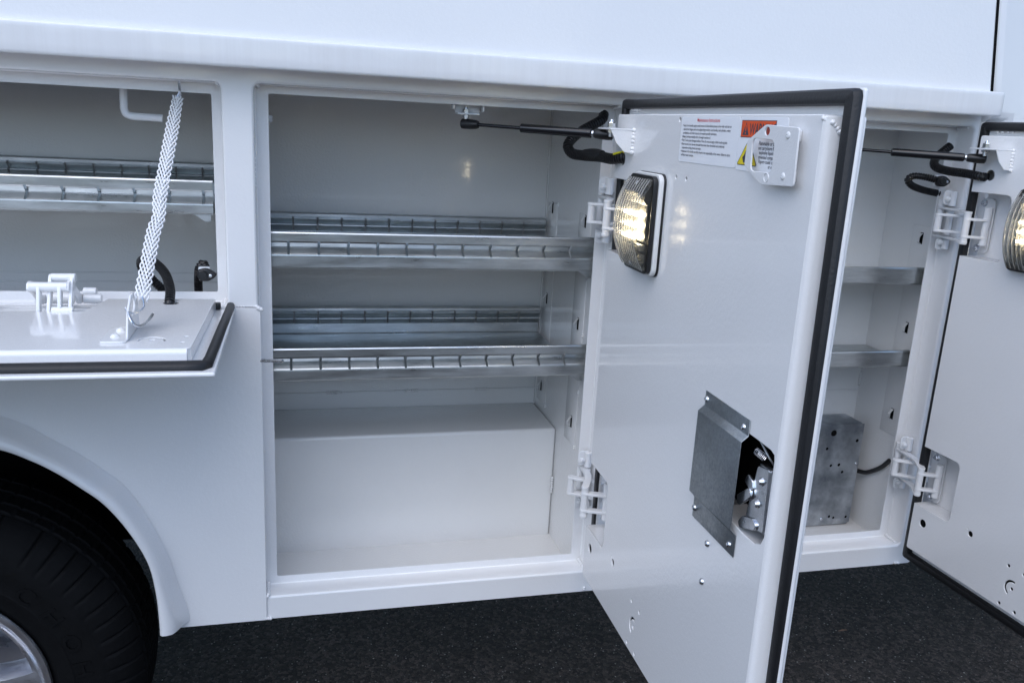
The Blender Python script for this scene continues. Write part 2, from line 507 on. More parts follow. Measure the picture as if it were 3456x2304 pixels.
# --- compartment liners
def liner(x0, x1, y1, z0, z1, lip, extra=None):
    bm = bmesh.new()
    yy = LY+0.0028
    V = lambda x, y, z: bm.verts.new((x, y, z))
    # front ring behind the lip
    loft_rects(bm, [(*grow(lip, 0.003), 0.004, yy+0.0001), (x0, x1, z0, z1, 0.0001, yy+0.0001)])
    quad(bm, [(x0, yy, z0), (x0, y1, z0), (x0, y1, z1), (x0, yy, z1)])
    quad(bm, [(x1, yy, z0), (x1, yy, z1), (x1, y1, z1), (x1, y1, z0)])
    quad(bm, [(x0, y1, z0), (x1, y1, z0), (x1, y1, z1), (x0, y1, z1)])
    quad(bm, [(x0, yy, z0), (x1, yy, z0), (x1, y1, z0), (x0, y1, z0)])
    quad(bm, [(x0, yy, z1), (x0, y1, z1), (x1, y1, z1), (x1, yy, z1)])
    if extra: extra(bm)
    return finish(bm, "compartment_liner", 'inside', truck)
def ex_mid(bm):
    box(bm, -0.02, 0.615, 0.4365, 0.4395, 0.7915, 0.7945, 0.0008)
    for x in (0.11, 0.29, 0.465):
        weld(bm, [(x, 0.4385, 0.793), (x+0.03, 0.4385, 0.793)], 0.004, 0.004)
    weld(bm, [(0.6135, 0.438, 1.10), (0.6135, 0.438, 1.13)], 0.0035, 0.0035)
    weld(bm, [(0.6135, 0.438, 1.33), (0.6135, 0.438, 1.352)], 0.0035, 0.0035)
    weld(bm, [(0.611, 0.245, 0.60), (0.611, 0.245, 0.635)], 0.0035, 0.0030)
    weld(bm, [(0.611, 0.06, 0.492), (0.611, 0.075, 0.492)], 0.0035, 0.0035)
    box(bm, 0.6125, 0.6149, 0.432, 0.4399, 0.757, 1.47, 0.0005)
liner(-0.02, 0.615, 0.44, 0.490, 1.475, LIP_M, ex_mid)
def ex_left(bm):
    for z in (1.0725, 1.0535):
        box(bm, -1.29, -0.085, 0.4365, 0.4399, z-0.0012, z+0.0012, 0.0008)
liner(-1.29, -0.085, 0.44, 1.00, 1.475, LIP_L, ex_left)
def ex_right(bm):
    weld(bm, [(1.2, 0.254, 0.835), (1.24, 0.254, 0.835)], 0.005, 0.004)
    weld(bm, [(1.399, 0.254, 0.84), (1.399, 0.254, 0.87)], 0.004, 0.004)
    box(bm, 0.70, 1.40, 0.2525, 0.2549, 0.8255, 0.8285, 0.0008)
liner(0.695, 1.40, 0.255, 0.497, 1.475, LIP_R, ex_right)
# wheel-well step box inside the middle compartment
bm = bmesh.new()
box(bm, -0.0195, 0.6145, 0.25, 0.4395, 0.4750, 0.755, 0.007, 4)
finish(bm, "step_box", 'inside', truck)
# slotted shelf standards with punched tabs
def standard(x, y0, y1, z0, z1, tabs, s=-1):
    bm = bmesh.new()
    box(bm, min(x, x+s*0.0016), max(x, x+s*0.0016), y0, y1, z0, z1, 0.0004, mi=0)
    for y, z in tabs:
        yy = y
        b = x+s*0.0018
        # slot shade painted as a black quad, with the tab bent out of the slot
        quad(bm, [(b, yy-0.006, z-0.013), (b, yy+0.004, z-0.013), (b, yy+0.004, z+0.013), (b, yy-0.006, z+0.013)], 1)
        pts = [(x+s*0.001, yy-0.005, z+0.012), (x+s*0.006, yy-0.005, z+0.008), (x+s*0.011, yy-0.005, z), (x+s*0.010, yy-0.005, z-0.008), (x+s*0.002, yy-0.005, z-0.013)]
        for a, c in zip(pts[:-1], pts[1:]):
            quad(bm, [a, c, (c[0], c[1]+0.008, c[2]), (a[0], a[1]+0.008, a[2])], 0)
    for z in [z0+(z1-z0)*k/4 for k in range(5)]:
        weld(bm, [(x+s*0.001, y0, z-0.001), (x+s*0.001, y0, z+0.004)], 0.003, 0.004)
    finish(bm, "shelf_standard", ['inside', 'dark'], truck)
standard(0.6149, 0.345, 0.418, 0.775, 1.252, [(0.383, 1.242), (0.385, 1.03), (0.387, 0.815)])
standard(0.6149, 0.117, 0.19, 0.760, 1.252, [(0.149, 1.238), (0.150, 1.0245), (0.148, 0.809)])
standard(1.3999, 0.085, 0.155, 0.76, 1.25, [(0.124, 1.222), (0.122, 1.017), (0.122, 0.809)])
# coat hooks
def rod(path, r, name, mat, parent, k=8, **kw):
    path = [(CAM+(Vector(p)-CAM)*(1.590/1.6905)) for p in path]; r = r*0.95
    bm = bmesh.new(); tube(bm, catmull(path, k), r, 14); return finish(bm, name, mat, parent, **kw)
rod([(-0.2525, 0.2, 1.474), (-0.2525, 0.2, 1.425), (-0.2525, 0.2, 1.412), (-0.249, 0.2, 1.4035), (-0.240, 0.2, 1.4000), (-0.225, 0.2, 1.3995), (-0.1885, 0.2, 1.3985)], 0.0068, "coat_hook", 'hinge', truck)
rod([(-0.018, 0.2, 1.4085), (-0.005, 0.2, 1.408), (0.0025, 0.2, 1.4077)], 0.0066, "coat_hook", 'hinge', truck, 3)

# --- drip rail: swept section along x
prof = [(-0.0300, 1.5306), (-0.0440, 1.5306), (-0.0497, 1.5305), (-0.0570, 1.5302), (-0.0586, 1.5296), (-0.0596, 1.5285), (-0.0601, 1.5268), (-0.0602, 1.5220), (-0.0602, 1.500),
        (-0.0600, 1.4890), (-0.0592, 1.4855), (-0.0560, 1.4838), (-0.045, 1.4850), (-0.020, 1.4890), (-0.006, 1.4910), (-0.0012, 1.4900), (0.002, 1.4860)]
bm = bmesh.new()
def sweep_x(bm, prof, xs, mi=0, endround=None):
    loops = []
    for i, x in enumerate(xs):
        loops.append([bm.verts.new((x, y, z)) for y, z in prof])
    for A, B in zip(loops[:-1], loops[1:]):
        for k in range(len(prof)-1):
            f = bm.faces.new((A[k], A[k+1], B[k+1], B[k])); f.material_index = mi
    return loops
loops = sweep_x(bm, prof, [-2.6, -1.6, -0.8, 0, 0.7, 1.3, 1.372])
# rounded end
cy_, cz_ = -0.03, 1.507
prev = loops[-1]
for t in (0.35, 0.7, 1.0):
    x = 1.372+0.010*math.sin(t*PI/2); s = 1-0.16*(1-math.cos(t*PI/2))
    L = [bm.verts.new((x, cy_+(y-cy_)*s, cz_+(z-cz_)*(1-(1-s)*0.5))) for y, z in prof[4:]]
    P4 = prev[-len(L):]
    for k in range(len(L)-1): bm.faces.new((P4[k], P4[k+1], L[k+1], L[k]))
    prev = L
bm.faces.new(prev)
finish(bm, "drip_rail", 'rail', truck, 50)
# --- upper body box (utility box above the rail), leaning front edge
bm = bmesh.new()
def xf(z): return 1.356-(z-1.527)*0.10
b0, b1 = 1.527, 2.45
pr = [(-2.6, b0), (xf(b0), b0), (xf(b1), b1), (-2.6, b1)]
plate(bm, pr, (), 1.93, 0.004, T(0, -0.0495+1.93/2, 0) @ ROTX)
for v in bm.verts: v.co.y += max(0.0, v.co.z-1.53)*0.045*(1 if v.co.y < 0.9 else -1)      # the sides lean in
finish(bm, "upper_body", 'paint', truck)
# --- lower left panel with wheel arch
xw, zw = -0.607, 0.385
inner = [(-0.2035, 0.500), (-0.2035, 0.5247), (-0.2061, 0.5832), (-0.2166, 0.6453), (-0.245, 0.7080), (-0.2799, 0.7595), (-0.3150, 0.7925), (-0.3483, 0.8201), (-0.385, 0.8440), (-0.4288, 0.8649), (-0.515, 0.8900), (-0.607, 0.897)]
outer = [(-0.1560, 0.500), (-0.1580, 0.5247), (-0.1740, 0.5832), (-0.1880, 0.6400), (-0.2180, 0.7150), (-0.2480, 0.7700), (-0.2850, 0.8080), (-0.3200, 0.8380), (-0.365, 0.8700), (-0.4200, 0.9050), (-0.512, 0.9360), (-0.607, 0.944)]
ci = [Vector((x, 0, z)) for x, z in inner]; co = [Vector((x, 0, z)) for x, z in outer]
ci = catmull(ci, 6); co = catmull(co, 6)
full_i = ci + [Vector((2*xw-v.x, 0, v.z)) for v in ci[-2::-1]]
full_o = co + [Vector((2*xw-v.x, 0, v.z)) for v in co[-2::-1]]
arch = [(v.x*0.55+u.x*0.45, v.z*0.55+u.z*0.45) for v, u in zip(full_i, full_o)]
arch = [(arch[0][0], ZB)] + arch + [(arch[-1][0], ZB)]
bm = bmesh.new()
lp = [(-0.0185, ZB), (-0.0185, 1.0925), (-2.6, 1.0925), (-2.6, ZB)] + arch[::-1]
plate(bm, lp, (), 0.003, 0.0008, T(0, -0.0025, 0) @ ROTX)
finish(bm, "lower_panel", 'paint', truck)
bm = bmesh.new()
secs = [(-0.03, 0.030), (0.0, -0.020), (0.0, -0.036), (0.03, -0.044), (0.12, -0.0475), (0.28, -0.0475), (0.48, -0.044), (0.60, -0.036), (0.72, -0.024), (0.84, -0.0125), (0.95, -0.0065), (1.0, -0.0046)]
rings = []
for s, y in secs:
    rings.append([bm.verts.new((a.x+(b.x-a.x)*s, y, a.z+(b.z-a.z)*s)) for a, b in zip(full_i, full_o)])
# rounded lower ends
for A, B in zip(rings[:-1], rings[1:]):
    for k in range(len(A)-1): bm.faces.new((A[k], B[k], B[k+1], A[k+1]))
bm.faces.new([r_[0] for r_ in rings][::-1])
finish(bm, "fender_flare", 'paint', truck, 60)
# wheel housing
bm = bmesh.new()
ra = [[bm.verts.new((v.x, y, v.z)) for v in full_i] for y in (0.031, 0.42)]
for k in range(len(full_i)-1): bm.faces.new((ra[0][k], ra[1][k], ra[1][k+1], ra[0][k+1]))
bm.faces.new(ra[1])
finish(bm, "wheel_housing", 'dark', truck)
# small weld beads on the frame seams
bm = bmesh.new()
weld(bm, [(-0.075, -0.003, 1.0945), (-0.045, -0.003, 1.0945), (-0.021, -0.003, 1.0945)], 0.0013, 0.0022)
weld(bm, [(-0.024, -0.003, 1.0945), (-0.018, -0.003, 1.090)], 0.0042, 0.003)
weld(bm, [(-0.020, -0.002, 0.490), (-0.012, -0.002, 0.489)], 0.0035, 0.003)
weld(bm, [(-0.0165, -0.001, 0.536), (-0.015, -0.001, 0.541)], 0.0035, 0.003)
weld(bm, [(-0.0205, -0.001, 0.86), (-0.0205, -0.001, 0.90)], 0.0007, 0.003)
weld(bm, [(-0.021, -0.001, 1.30), (-0.021, -0.001, 1.345)], 0.0007, 0.003)
weld(bm, [(0.6165, -0.001, 0.492), (0.6165, -0.001, 0.497)], 0.003, 0.003)
weld(bm, [(1.372, -0.001, 0.490), (1.382, -0.001, 0.489)], 0.003, 0.003)
many(finish(bm, "weld_bead", 'paint', truck))
# underbody and far side, so the truck shades the ground as a truck does
bm = bmesh.new()
box(bm, -2.6, 1.40, 0.46, 1.90, 0.487, 1.525)
box(bm, -2.4, 3.0, 0.62, 0.74, 0.36, 0.486)
box(bm, -2.4, 3.0, 1.16, 1.28, 0.36, 0.486)
finish(bm, "chassis", 'dark', truck)
# --- cab in front
bm = bmesh.new()
g = 0.030
cabp = [(xf(0.50)+0.0, 0.50), (3.5, 0.50), (3.6, 0.62), (3.6, 1.12), (3.45, 1.25), (2.75, 1.36), (2.25, 1.98), (2.05, 2.06), (xf(2.06)+g, 2.06), (xf(1.50)+g, 1.50), (xf(1.50)+g, 1.4760), (XE+0.012, 1.4750), (XE+0.012, 0.50)]
plate(bm, cabp[1:], (), 1.86, 0.02, T(0, -0.022+0.93, 0) @ ROTX)
for v in bm.verts: v.co.y += max(0.0, v.co.z-1.50)*0.045*(1 if v.co.y < 0.9 else -1)
finish(bm, "cab", 'cab', truck)
bm = bmesh.new()
plate(bm, [(1.75, 1.44), (2.55, 1.44), (2.15, 1.90), (1.75, 1.92)], (), 0.05, 0.002, T(0, -0.010, 0) @ ROTX)
for v in bm.verts: v.co.y += max(0.0, v.co.z-1.50)*0.045
finish(bm, "cab_window", 'window', truck)
bm = bmesh.new()  # black strip standing in for shade in the gap between body and cab
plate(bm, [(xf(1.50)-0.012, 1.50), (xf(1.50)+g+0.010, 1.50), (xf(2.05)+g+0.010, 2.05), (xf(2.05)-0.012, 2.05)], (), 0.012, 0, T(0, -0.010, 0) @ ROTX)
for v in bm.verts: v.co.y += max(0.0, v.co.z-1.50)*0.045
finish(bm, "cab_gap_shade", 'dark', truck)
# --- lock pin, bright steel
bm = bmesh.new()
cyl(bm, (-0.0215, 0.0, 0.9975), (0.0185, -0.020, 1.0013), 0.0032, 16, ch=0.0006)
finish(bm, "striker_pin", 'steel', truck)

# --- rear wheel
wheel = empty("wheel", (xw, 0, zw), parent=truck)
RT = 0.378
tp = [(0.205, 0.012), (0.212, -0.004), (0.228, -0.014), (0.245, -0.0185), (0.252, -0.0205), (0.256, -0.0185), (0.285, -0.022), (0.302, -0.0215), (0.306, -0.0195), (0.312, -0.0185),
      (0.322, -0.015), (0.334, -0.010), (0.346, -0.003), (0.358, 0.008), (0.367, 0.018), (0.3715, 0.026), (0.3675, 0.0285), (0.3675, 0.0335), (0.374, 0.036), (0.3765, 0.052), (0.367, 0.054), (0.367, 0.060), (0.3775, 0.062), (0.378, 0.092),
      (0.367, 0.094), (0.367, 0.102), (0.378, 0.104), (0.378, 0.136), (0.367, 0.138), (0.367, 0.144), (0.3765, 0.146), (0.374, 0.172), (0.350, 0.2), (0.30, 0.215), (0.21, 0.19)]
def trad(j, a, r, h):
    ph = (a*66/(2*PI)) % 1.0
    if 9 <= j <= 15:
        if ph < 0.11: return r-0.0032*min(1, (j-8)/3), h+0.0026*min(1, (j-8)/3)
    if 17 <= j <= 31:
        ph2 = (a*66/(2*PI)+h*9) % 1.0
        if ph2 < 0.13 and r > 0.362: return r-0.0035, h
    return r, h
bm = bmesh.new()
tp = [(r_-max(0, (r_-0.30))*0.12, h_+0.006) for r_, h_ in tp]
lathe(bm, tp, (0, 0, 0), 'y', 66*8, rad=trad)
# raised sidewall lettering, black on black
for ch, ang in (("C", 47), ("H", 34), ("O", 21), ("H", 9)):
    a = R(ang)
    c = Vector((0.272*math.cos(a), -0.0165, 0.272*math.sin(a)))
    mm = Matrix.Translation(c) @ Matrix.Rotation(-(a-R(90)), 4, 'Y') @ ROTX
    text(bm, ch, 0.042, 0, -0.015, mm, 0, 'CENTER', 1.15, 0.0006, 0.0008)
finish(bm, "tyre", 'tyre', wheel, 40)
bm = bmesh.new()
rp = [(0.199, 0.19), (0.199, 0.02), (0.209, 0.004), (0.2145, -0.0055), (0.2125, -0.0095), (0.205, -0.0095), (0.1985, -0.006), (0.194, 0.001), (0.186, 0.0045), (0.181, 0.0065), (0.176, 0.020), (0.168, 0.06), (0.165, 0.16)]
lathe(bm, rp, (0, 0, 0), 'y', 120)
lathe(bm, [(0.0001, -0.004), (0.03, -0.006), (0.045, 0.0), (0.06, 0.016), (0.07, 0.04), (0.07, 0.1)], (0, 0, 0), 'y', 60)
for k in range(5):
    a = R(-2+72*k)
    rot = Matrix.Rotation(-a, 4, 'Y')
    sec = []
    for rr, ww, y in ((0.045, 0.026, 0.004), (0.09, 0.025, 0.008), (0.13, 0.029, 0.010), (0.160, 0.037, 0.008), (0.178, 0.045, 0.005), (0.190, 0.060, 0.003)):
        sec.append([bm.verts.new(rot @ Vector((rr, yy, zz))) for zz, yy in ((-ww-0.002, y+0.045), (-ww, y+0.012), (-ww+0.007, y), (-0.004, y-0.003), (0.004, y-0.003), (ww-0.007, y), (ww, y+0.012), (ww+0.002, y+0.045))])
    for A, B in zip(sec[:-1], sec[1:]):
        for j in range(7): bm.faces.new((A[j], A[j+1], B[j+1], B[j]))
lathe(bm, [(0.0001, 0.12), (0.165, 0.12)], (0, 0, 0), 'y', 40)
finish(bm, "rim", 'alloy', wheel, 35)

# ================================================================== HINGES
def hinge(xr, zc, xe, ye):
    """four bar hinge; xr = lip x, zc = centre height"""
    h = empty("hinge", (xr, 0, zc), parent=truck)
    A, B, P, C_, D = (-0.0280, 0.0000), (0.0090, 0.0120), (0.0020, 0.033), (-0.0245, -0.0740), (0.0180, -0.041)
    E = (xe-xr, ye)
    def barrel(p, z0, z1, r=0.0068, name="barrel", x=0):
        bm = bmesh.new(); cyl(bm, (p[0], p[1], z0), (p[0], p[1], z1), r, 20, ch=0.0007); finish(bm, name, 'hinge', h)
    barrel(B, 0.034, 0.064, 0.0074); barrel(B, -0.026, 0.0290); barrel(B, -0.056, -0.034, 0.0074)
    barrel(P, 0.0310, 0.0450); barrel(P, -0.022, 0.0265)
    barrel(A, -0.0135, 0.0150)
    barrel(C_, -0.034, 0.0285)
    barrel(D, -0.016, 0.0165)
    barrel(E, 0.018, 0.041, 0.0074); barrel(E, -0.0165, 0.0145); barrel(E, -0.034, -0.0205, 0.0074)
    def arm(p, q, z, w_=0.0074, t=0.0050, bow=0.0):
        p, q = Vector(p), Vector(q); d = (q-p); L = d.length; d.normalize(); nn = Vector((-d.y, d.x))
        pts = []
        for i in range(9):
            a = PI/2+PI*i/8
            pts.append(p+d*math.cos(a)*w_+nn*math.sin(a)*w_)
        if bow:
            for t_ in (0.3, 0.5, 0.7): pts.append(p+d*L*t_-nn*(w_*0.9)+nn*bow*math.sin(PI*t_))
        for i in range(9):
            a = -PI/2+PI*i/8
            pts.append(q+d*math.cos(a)*w_+nn*math.sin(a)*w_)
        if bow:
            for t_ in (0.7, 0.5, 0.3): pts.append(p+d*L*t_+nn*(w_*0.9)+nn*bow*math.sin(PI*t_))
        bm = bmesh.new()
        plate(bm, [(v.x, v.y) for v in pts], (), t, 0.0007, T(0, 0, z))
        finish(bm, "arm", 'hinge', h)
    arm(P, C_, 0.0285, bow=0.010); arm(P, C_, -0.0300, bow=0.010)
    arm(A, D, 0.0172, bow=0.004); arm(A, D, -0.0158, bow=0.004)
    arm(C_, E, 0.0163); arm(C_, E, -0.0185)
    # mounting leaves
    for za, zb in ((0.036, 0.066), (-0.058, -0.032)):
        bm = bmesh.new()
        plate(bm, rrect(-0.011, 0.010, za, zb, 0.007), (), 0.0025, 0.0008, T(0, 0.0160, 0) @ ROTX)
        box(bm, 0.010, 0.0215, 0.0150, 0.0180, za+0.002, zb-0.002, 0.0008)
        finish(bm, "mounting_tab", 'hinge', h)
    bm = bmesh.new()
    ang = Matrix.Rotation(R(90), 4, 'Z')
    lf = T(E[0]+0.011, E[1], 0) @ Matrix.Rotation(R(-90), 4, 'Z') @ ROTX
    plate(bm, rrect(-0.036, 0.004, -0.050, 0.058, 0.009), (), 0.003, 0.0008, lf)
    finish(bm, "mounting_leaf", 'hinge', h)
    for z in (0.048, -0.042):
        bm = bmesh.new(); screw(bm, (-0.0040, 0.0120, z), (-0.6, -1, 0), 0.0050, 0.0055, kind='hex'); finish(bm, "bolt", 'hinge', h)
        bm = bmesh.new(); screw(bm, (E[0]+0.0095, E[1]+0.022, z), (-1, 0, 0), 0.0056, 0.0060, kind='hex'); finish(bm, "bolt", 'steel', h)
    return h
D1O, D1R = (0.5845, 0.0), R(-90.63)
D2O, D2R = (1.3295, 0.0), R(-86.80)
def dpt(O, r_, u, off, z=0):
    c, s = math.cos(r_), math.sin(r_)
    return (O[0]+u*c-off*s, O[1]+u*s+off*c, z)
for O, r_, xr in ((D1O, D1R, 0.599), (D2O, D2R, 1.356)):
    e = dpt(O, r_, 0.0900, 0.0300)
    hinge(xr, 1.270, e[0], e[1])
    hinge(xr, 0.728, e[0], e[1])

# ================================================================== VERTICAL DOORS
# local frame: x = away from hinge (u), y = towards outer skin, z = up
FL = 0.020        # depth from pan face to flange
SK = 0.046        # depth from pan face to outer skin
def door(O, rz, label, zsk, zse, bot):
    d = empty("compartment_door", (O[0], O[1], 0), rz, truck, label=label)
    # skin
    bm = bmesh.new()
    plate(bm, rrect(0.0660, 0.687, 0.5695, 1.447, 0.004), (), 0.003, 0.001, T(0, SK+0.0015, 0) @ ROTX)
    plate(bm, rrect(0.040, 0.7175, zsk, 1.474, 0.004), [rrect(0.0668, 0.686, 0.5705, 1.446, 0.002)], 0.0055, 0.0022, T(0, FL+0.00275, 0) @ ROTX)
    finish(bm, "outer_skin", 'paint', d)
    # pan with openings
    u0, u1, z0, z1 = 0.069, 0.684, 0.570, 1.447
    def notch(za, zb):
        return [(u0, za), (0.158, za), (0.163, za+0.002), (0.1665, za+0.009), (0.1665, zb-0.011), (0.163, zb-0.003), (0.156, zb), (u0, zb)]
    def arc(cx, cy, r, a0, a1, n_=5): return [(cx+r*math.cos(R(a0+(a1-a0)*i/n_)), cy+r*math.sin(R(a0+(a1-a0)*i/n_))) for i in range(n_+1)]
    rr = 0.004
    out = []
    out += arc(u1-rr, z0+rr, rr, -90, 0) + arc(u1-rr, z1-rr, rr, 0, 90) + arc(u0+rr, z1-rr, rr, 90, 180)
    out += notch(1.2130, 1.3395)[::-1] + notch(0.6745, 0.8040)[::-1]
    out += arc(u0+rr, z0+rr, rr, 180, 270)
    holes = []
    cut = [(0.560, 0.947), (0.634, 0.943), (0.660, 0.944), (0.673, 0.950), (0.6785, 0.962), (0.6785, 1.058), (0.677, 1.065), (0.669, 1.068), (0.634, 1.069), (0.560, 1.069)]
    holes.append(cut)
    for u, z, r in ((0.101, 0.641, 0.0085), (0.221, 0.677, 0.0058), (0.213, 0.6845, 0.0012), (0.3248, 1.4397, 0.003), (0.3304, 1.3585, 0.0026), (0.3649, 1.3582, 0.0026),
                    (0.317, 0.6595, 0.0032), (0.3515, 0.6588, 0.0032), (0.3135, 0.5786, 0.0032), (0.3485, 0.5788, 0.0032), (0.333, 0.6193, 0.0030), (0.107, 1.3735, 0.0100)):
        holes.append(circ(u, z, r, 16))
    c0 = (0.333, 0.6195)
    cs = [(c0[0]+0.0126*math.cos(R(a)), c0[1]+0.0126*math.sin(R(a))) for a in range(70, 246, 14)]
    cs += [(c0[0]+0.0164*math.cos(R(a)), c0[1]+0.0164*math.sin(R(a))) for a in range(245, 69, -14)]
    holes.append(cs)
    bm = bmesh.new()
    th = SK-0.0003
    plate(bm, out, holes, 0.0032, 0.0012, T(0, 0.0016, 0) @ ROTX)
    # return walls of the pan, following the outline
    op = out
    # rounded right and bottom shoulder + walls
    L0 = [bm.verts.new((x, 0.0014, z)) for x, z in op]; L1 = [bm.verts.new((x, th, z)) for x, z in op]
    for k in range(len(op)):
        j = (k+1) % len(op)
        bm.faces.new((L0[k], L0[j], L1[j], L1[k]))
    C0 = [bm.verts.new((x, 0.0024, z)) for x, z in cut]; C1 = [bm.verts.new((x, th, z)) for x, z in cut]
    for k in range(len(cut)-1): bm.faces.new((C0[k], C0[k+1], C1[k+1], C1[k]))
    # outward roll of the free-edge shoulder
    n_ = 6
    rl = []
    for i in range(n_+1):
        a = PI/2*i/n_
        rl.append([bm.verts.new((u1-0.001+0.007*math.sin(a), 0.0003+0.009*(1-math.cos(a)), z)) for z in (z0+0.003, z1-0.003)])
    for A, B in zip(rl[:-1], rl[1:]): bm.faces.new((A[0], B[0], B[1], A[1]))
    e = [bm.verts.new((u1+0.008, FL, z)) for z in (z0+0.003, z1-0.003)]
    bm.faces.new((rl[-1][0], e[0], e[1], rl[-1][1]))
    for zi in (0, 1):
        bm.faces.new([r_[zi] for r_ in rl]+[e[zi], bm.verts.new((u1-0.001, FL, (z0+0.003, z1-0.003)[zi]))])
    finish(bm, "inner_pan", 'paint', d, 35)
    # black sheets behind the holes and latch opening, standing in for shade inside
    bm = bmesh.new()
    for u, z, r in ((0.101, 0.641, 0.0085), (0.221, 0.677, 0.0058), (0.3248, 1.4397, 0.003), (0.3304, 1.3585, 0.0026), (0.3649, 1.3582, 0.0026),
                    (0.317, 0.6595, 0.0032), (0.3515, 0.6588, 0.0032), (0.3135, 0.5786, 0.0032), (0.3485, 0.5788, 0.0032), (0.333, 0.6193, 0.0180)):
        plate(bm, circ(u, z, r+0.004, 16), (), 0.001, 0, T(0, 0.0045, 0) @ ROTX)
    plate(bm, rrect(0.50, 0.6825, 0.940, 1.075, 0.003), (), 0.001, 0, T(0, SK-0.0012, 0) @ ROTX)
    many(finish(bm, "cavity_shade", 'dark', d))
    # weather seal: closed loop on the flange
    def loop_path(a0, a1, b0, b1, r, n2=6):
        return [(x, z) for x, z in rrect(a0, a1, b0, b1, r, n2)]
    lp_ = loop_path(0.0600, 0.7078, zse, 1.4650, 0.0012, 2)
    bm = bmesh.new()
    sec = [(-0.0085, 0.0), (-0.0085, -0.0070), (-0.0068, -0.0100), (0.0, -0.0112), (0.0060, -0.0095), (0.0084, -0.0050), (0.0084, 0.0)]
    N = len(lp_); loops = []
    cx, cz = 0.37, 1.0
    for i in range(N):
        p_ = Vector(lp_[i]); a = Vector(lp_[i-1]); b = Vector(lp_[(i+1) % N])
        t1 = (p_-a).normalized(); t2 = (b-p_).normalized(); t = (t1+t2).normalized(); nrm = Vector((t.y, -t.x))
        k = 1/max(0.5, nrm.dot(Vector((t1.y, -t1.x))))
        wf = 0.66 if p_.x < 0.2 and 0.58 < p_.y < 1.455 else 1.0
        pf = bot if p_.y < 0.6 else 1.0
        loops.append([bm.verts.new((p_.x+nrm.x*s_*k*wf, FL+y_*pf, p_.y+nrm.y*s_*k*(pf if pf < 1 else 1))) for s_, y_ in sec])
    for i in range(N):
        A, B = loops[i], loops[(i+1) % N]
        for j in range(len(sec)-1): bm.faces.new((A[j], A[j+1], B[j+1], B[j]))
    finish(bm, "weather_seal", 'seal', d, 34)
    # corner weld at the upper free corner
    bm = bmesh.new()
    weld(bm, [(u1-0.002, 0.001, z1-0.004), (u1+0.004, 0.008, z1-0.008), (u1+0.008, 0.016, z1-0.017)], 0.0034, 0.0032)
    weld(bm, [(0.09, FL-0.003, 1.4555), (0.125, FL-0.003, 1.4555)], 0.0030, 0.008)
    weld(bm, [(0.1495, -0.001, 1.4215), (0.1515, -0.001, 1.386)], 0.0040, 0.0042)
    weld(bm, [(0.073, 0.004, 1.3415), (0.075, 0.012, 1.3415)], 0.003, 0.003)
    weld(bm, [(0.073, 0.004, 0.6725), (0.075, 0.012, 0.6725)], 0.003, 0.003)
    many(finish(bm, "weld_bead", 'paint', d))
    # strut bracket: shelf and web
    bm = bmesh.new()
    box(bm, 0.088, 0.151, -0.042, -0.0008, 1.4205, 1.4235, 0.0008)
    plate(bm, [(-0.0150, 1.3860), (-0.0008, 1.3845), (-0.0008, 1.4210), (-0.0410, 1.4210), (-0.0300, 1.4000)], (), 0.0025, 0.0006, Matrix(((0, 0, 1, 0.1490), (1, 0, 0, 0), (0, 1, 0, 0), (0, 0, 0, 1))))
    finish(bm, "strut_bracket", 'hinge', d)
    bm = bmesh.new()
    screw(bm, (0.112, -0.027, 1.4235), (0, 0, 1), 0.0066, 0.0095, kind='hex')
    cyl(bm, (0.112, -0.027, 1.409), (0.112, -0.027, 1.4205), 0.0045, 12)
    lathe(bm, [(0.0001, 1.4160), (0.0075, 1.4160), (0.0075, 1.4200)], (0.112, -0.027, 0), 'z', 6)
    finish(bm, "bracket_bolt", 'steel', d)
    # ---- lamp
    uc, zc, hw, hh = 0.246, 1.2815, 0.050, 0.0745
    bm = bmesh.new()
    plate(bm, rrect(uc-hw-0.004, uc+hw+0.004, zc-hh-0.004, zc+hh+0.004, 0.013), (), 0.003, 0.0006, T(0, -0.0018, 0) @ ROTX)
    finish(bm, "lamp_gasket", 'black', d)
    bm = bmesh.new()
    plate(bm, rrect(uc-hw-0.003, uc+hw+0.003, zc-hh-0.003, zc+hh+0.003, 0.013), (), 0.0075, 0.001, T(0, -0.0072, 0) @ ROTX)
    finish(bm, "lamp_base", 'gasket_white', d)
    bm = bmesh.new()
    plate(bm, rrect(uc-hw, uc+hw, zc-hh, zc+hh, 0.012), [rrect(uc-hw+0.0042, uc+hw-0.0042, zc-hh+0.0042, zc+hh-0.0042, 0.008)], 0.0075, 0.001, T(0, -0.0152, 0) @ ROTX)
    plate(bm, rrect(uc-hw+0.003, uc+hw-0.003, zc-hh+0.003, zc+hh-0.003, 0.006), (), 0.001, 0, T(0, -0.0118, 0) @ ROTX)
    finish(bm, "lamp_bezel", 'black', d)
    # ribbed lens: an arc in z, ribs running along it
    bm = bmesh.new()
    NZ, NU = 26, 60
    bw = hw-0.0030; bh = hh-0.0030
    def dome(z_): return -0.0180-0.0225*(1-abs(z_)**2.2)
    grid = []
    for i in range(NZ+1):
        zz = -1+2*i/NZ
        row = []
        for j in range(NU+1):
            tt = j/NU
            rib = 0.0030*abs(math.sin(PI*tt*10))
            row.append(bm.verts.new((uc-bw+2*bw*tt, dome(zz)-rib*(1-abs(zz)**6), zc+zz*bh)))
        grid.append(row)
    for i in range(NZ):
        for j in range(NU): bm.faces.new((grid[i][j], grid[i][j+1], grid[i+1][j+1], grid[i+1][j]))
    # inner wall of the shell, then rims that close it
    ing = []
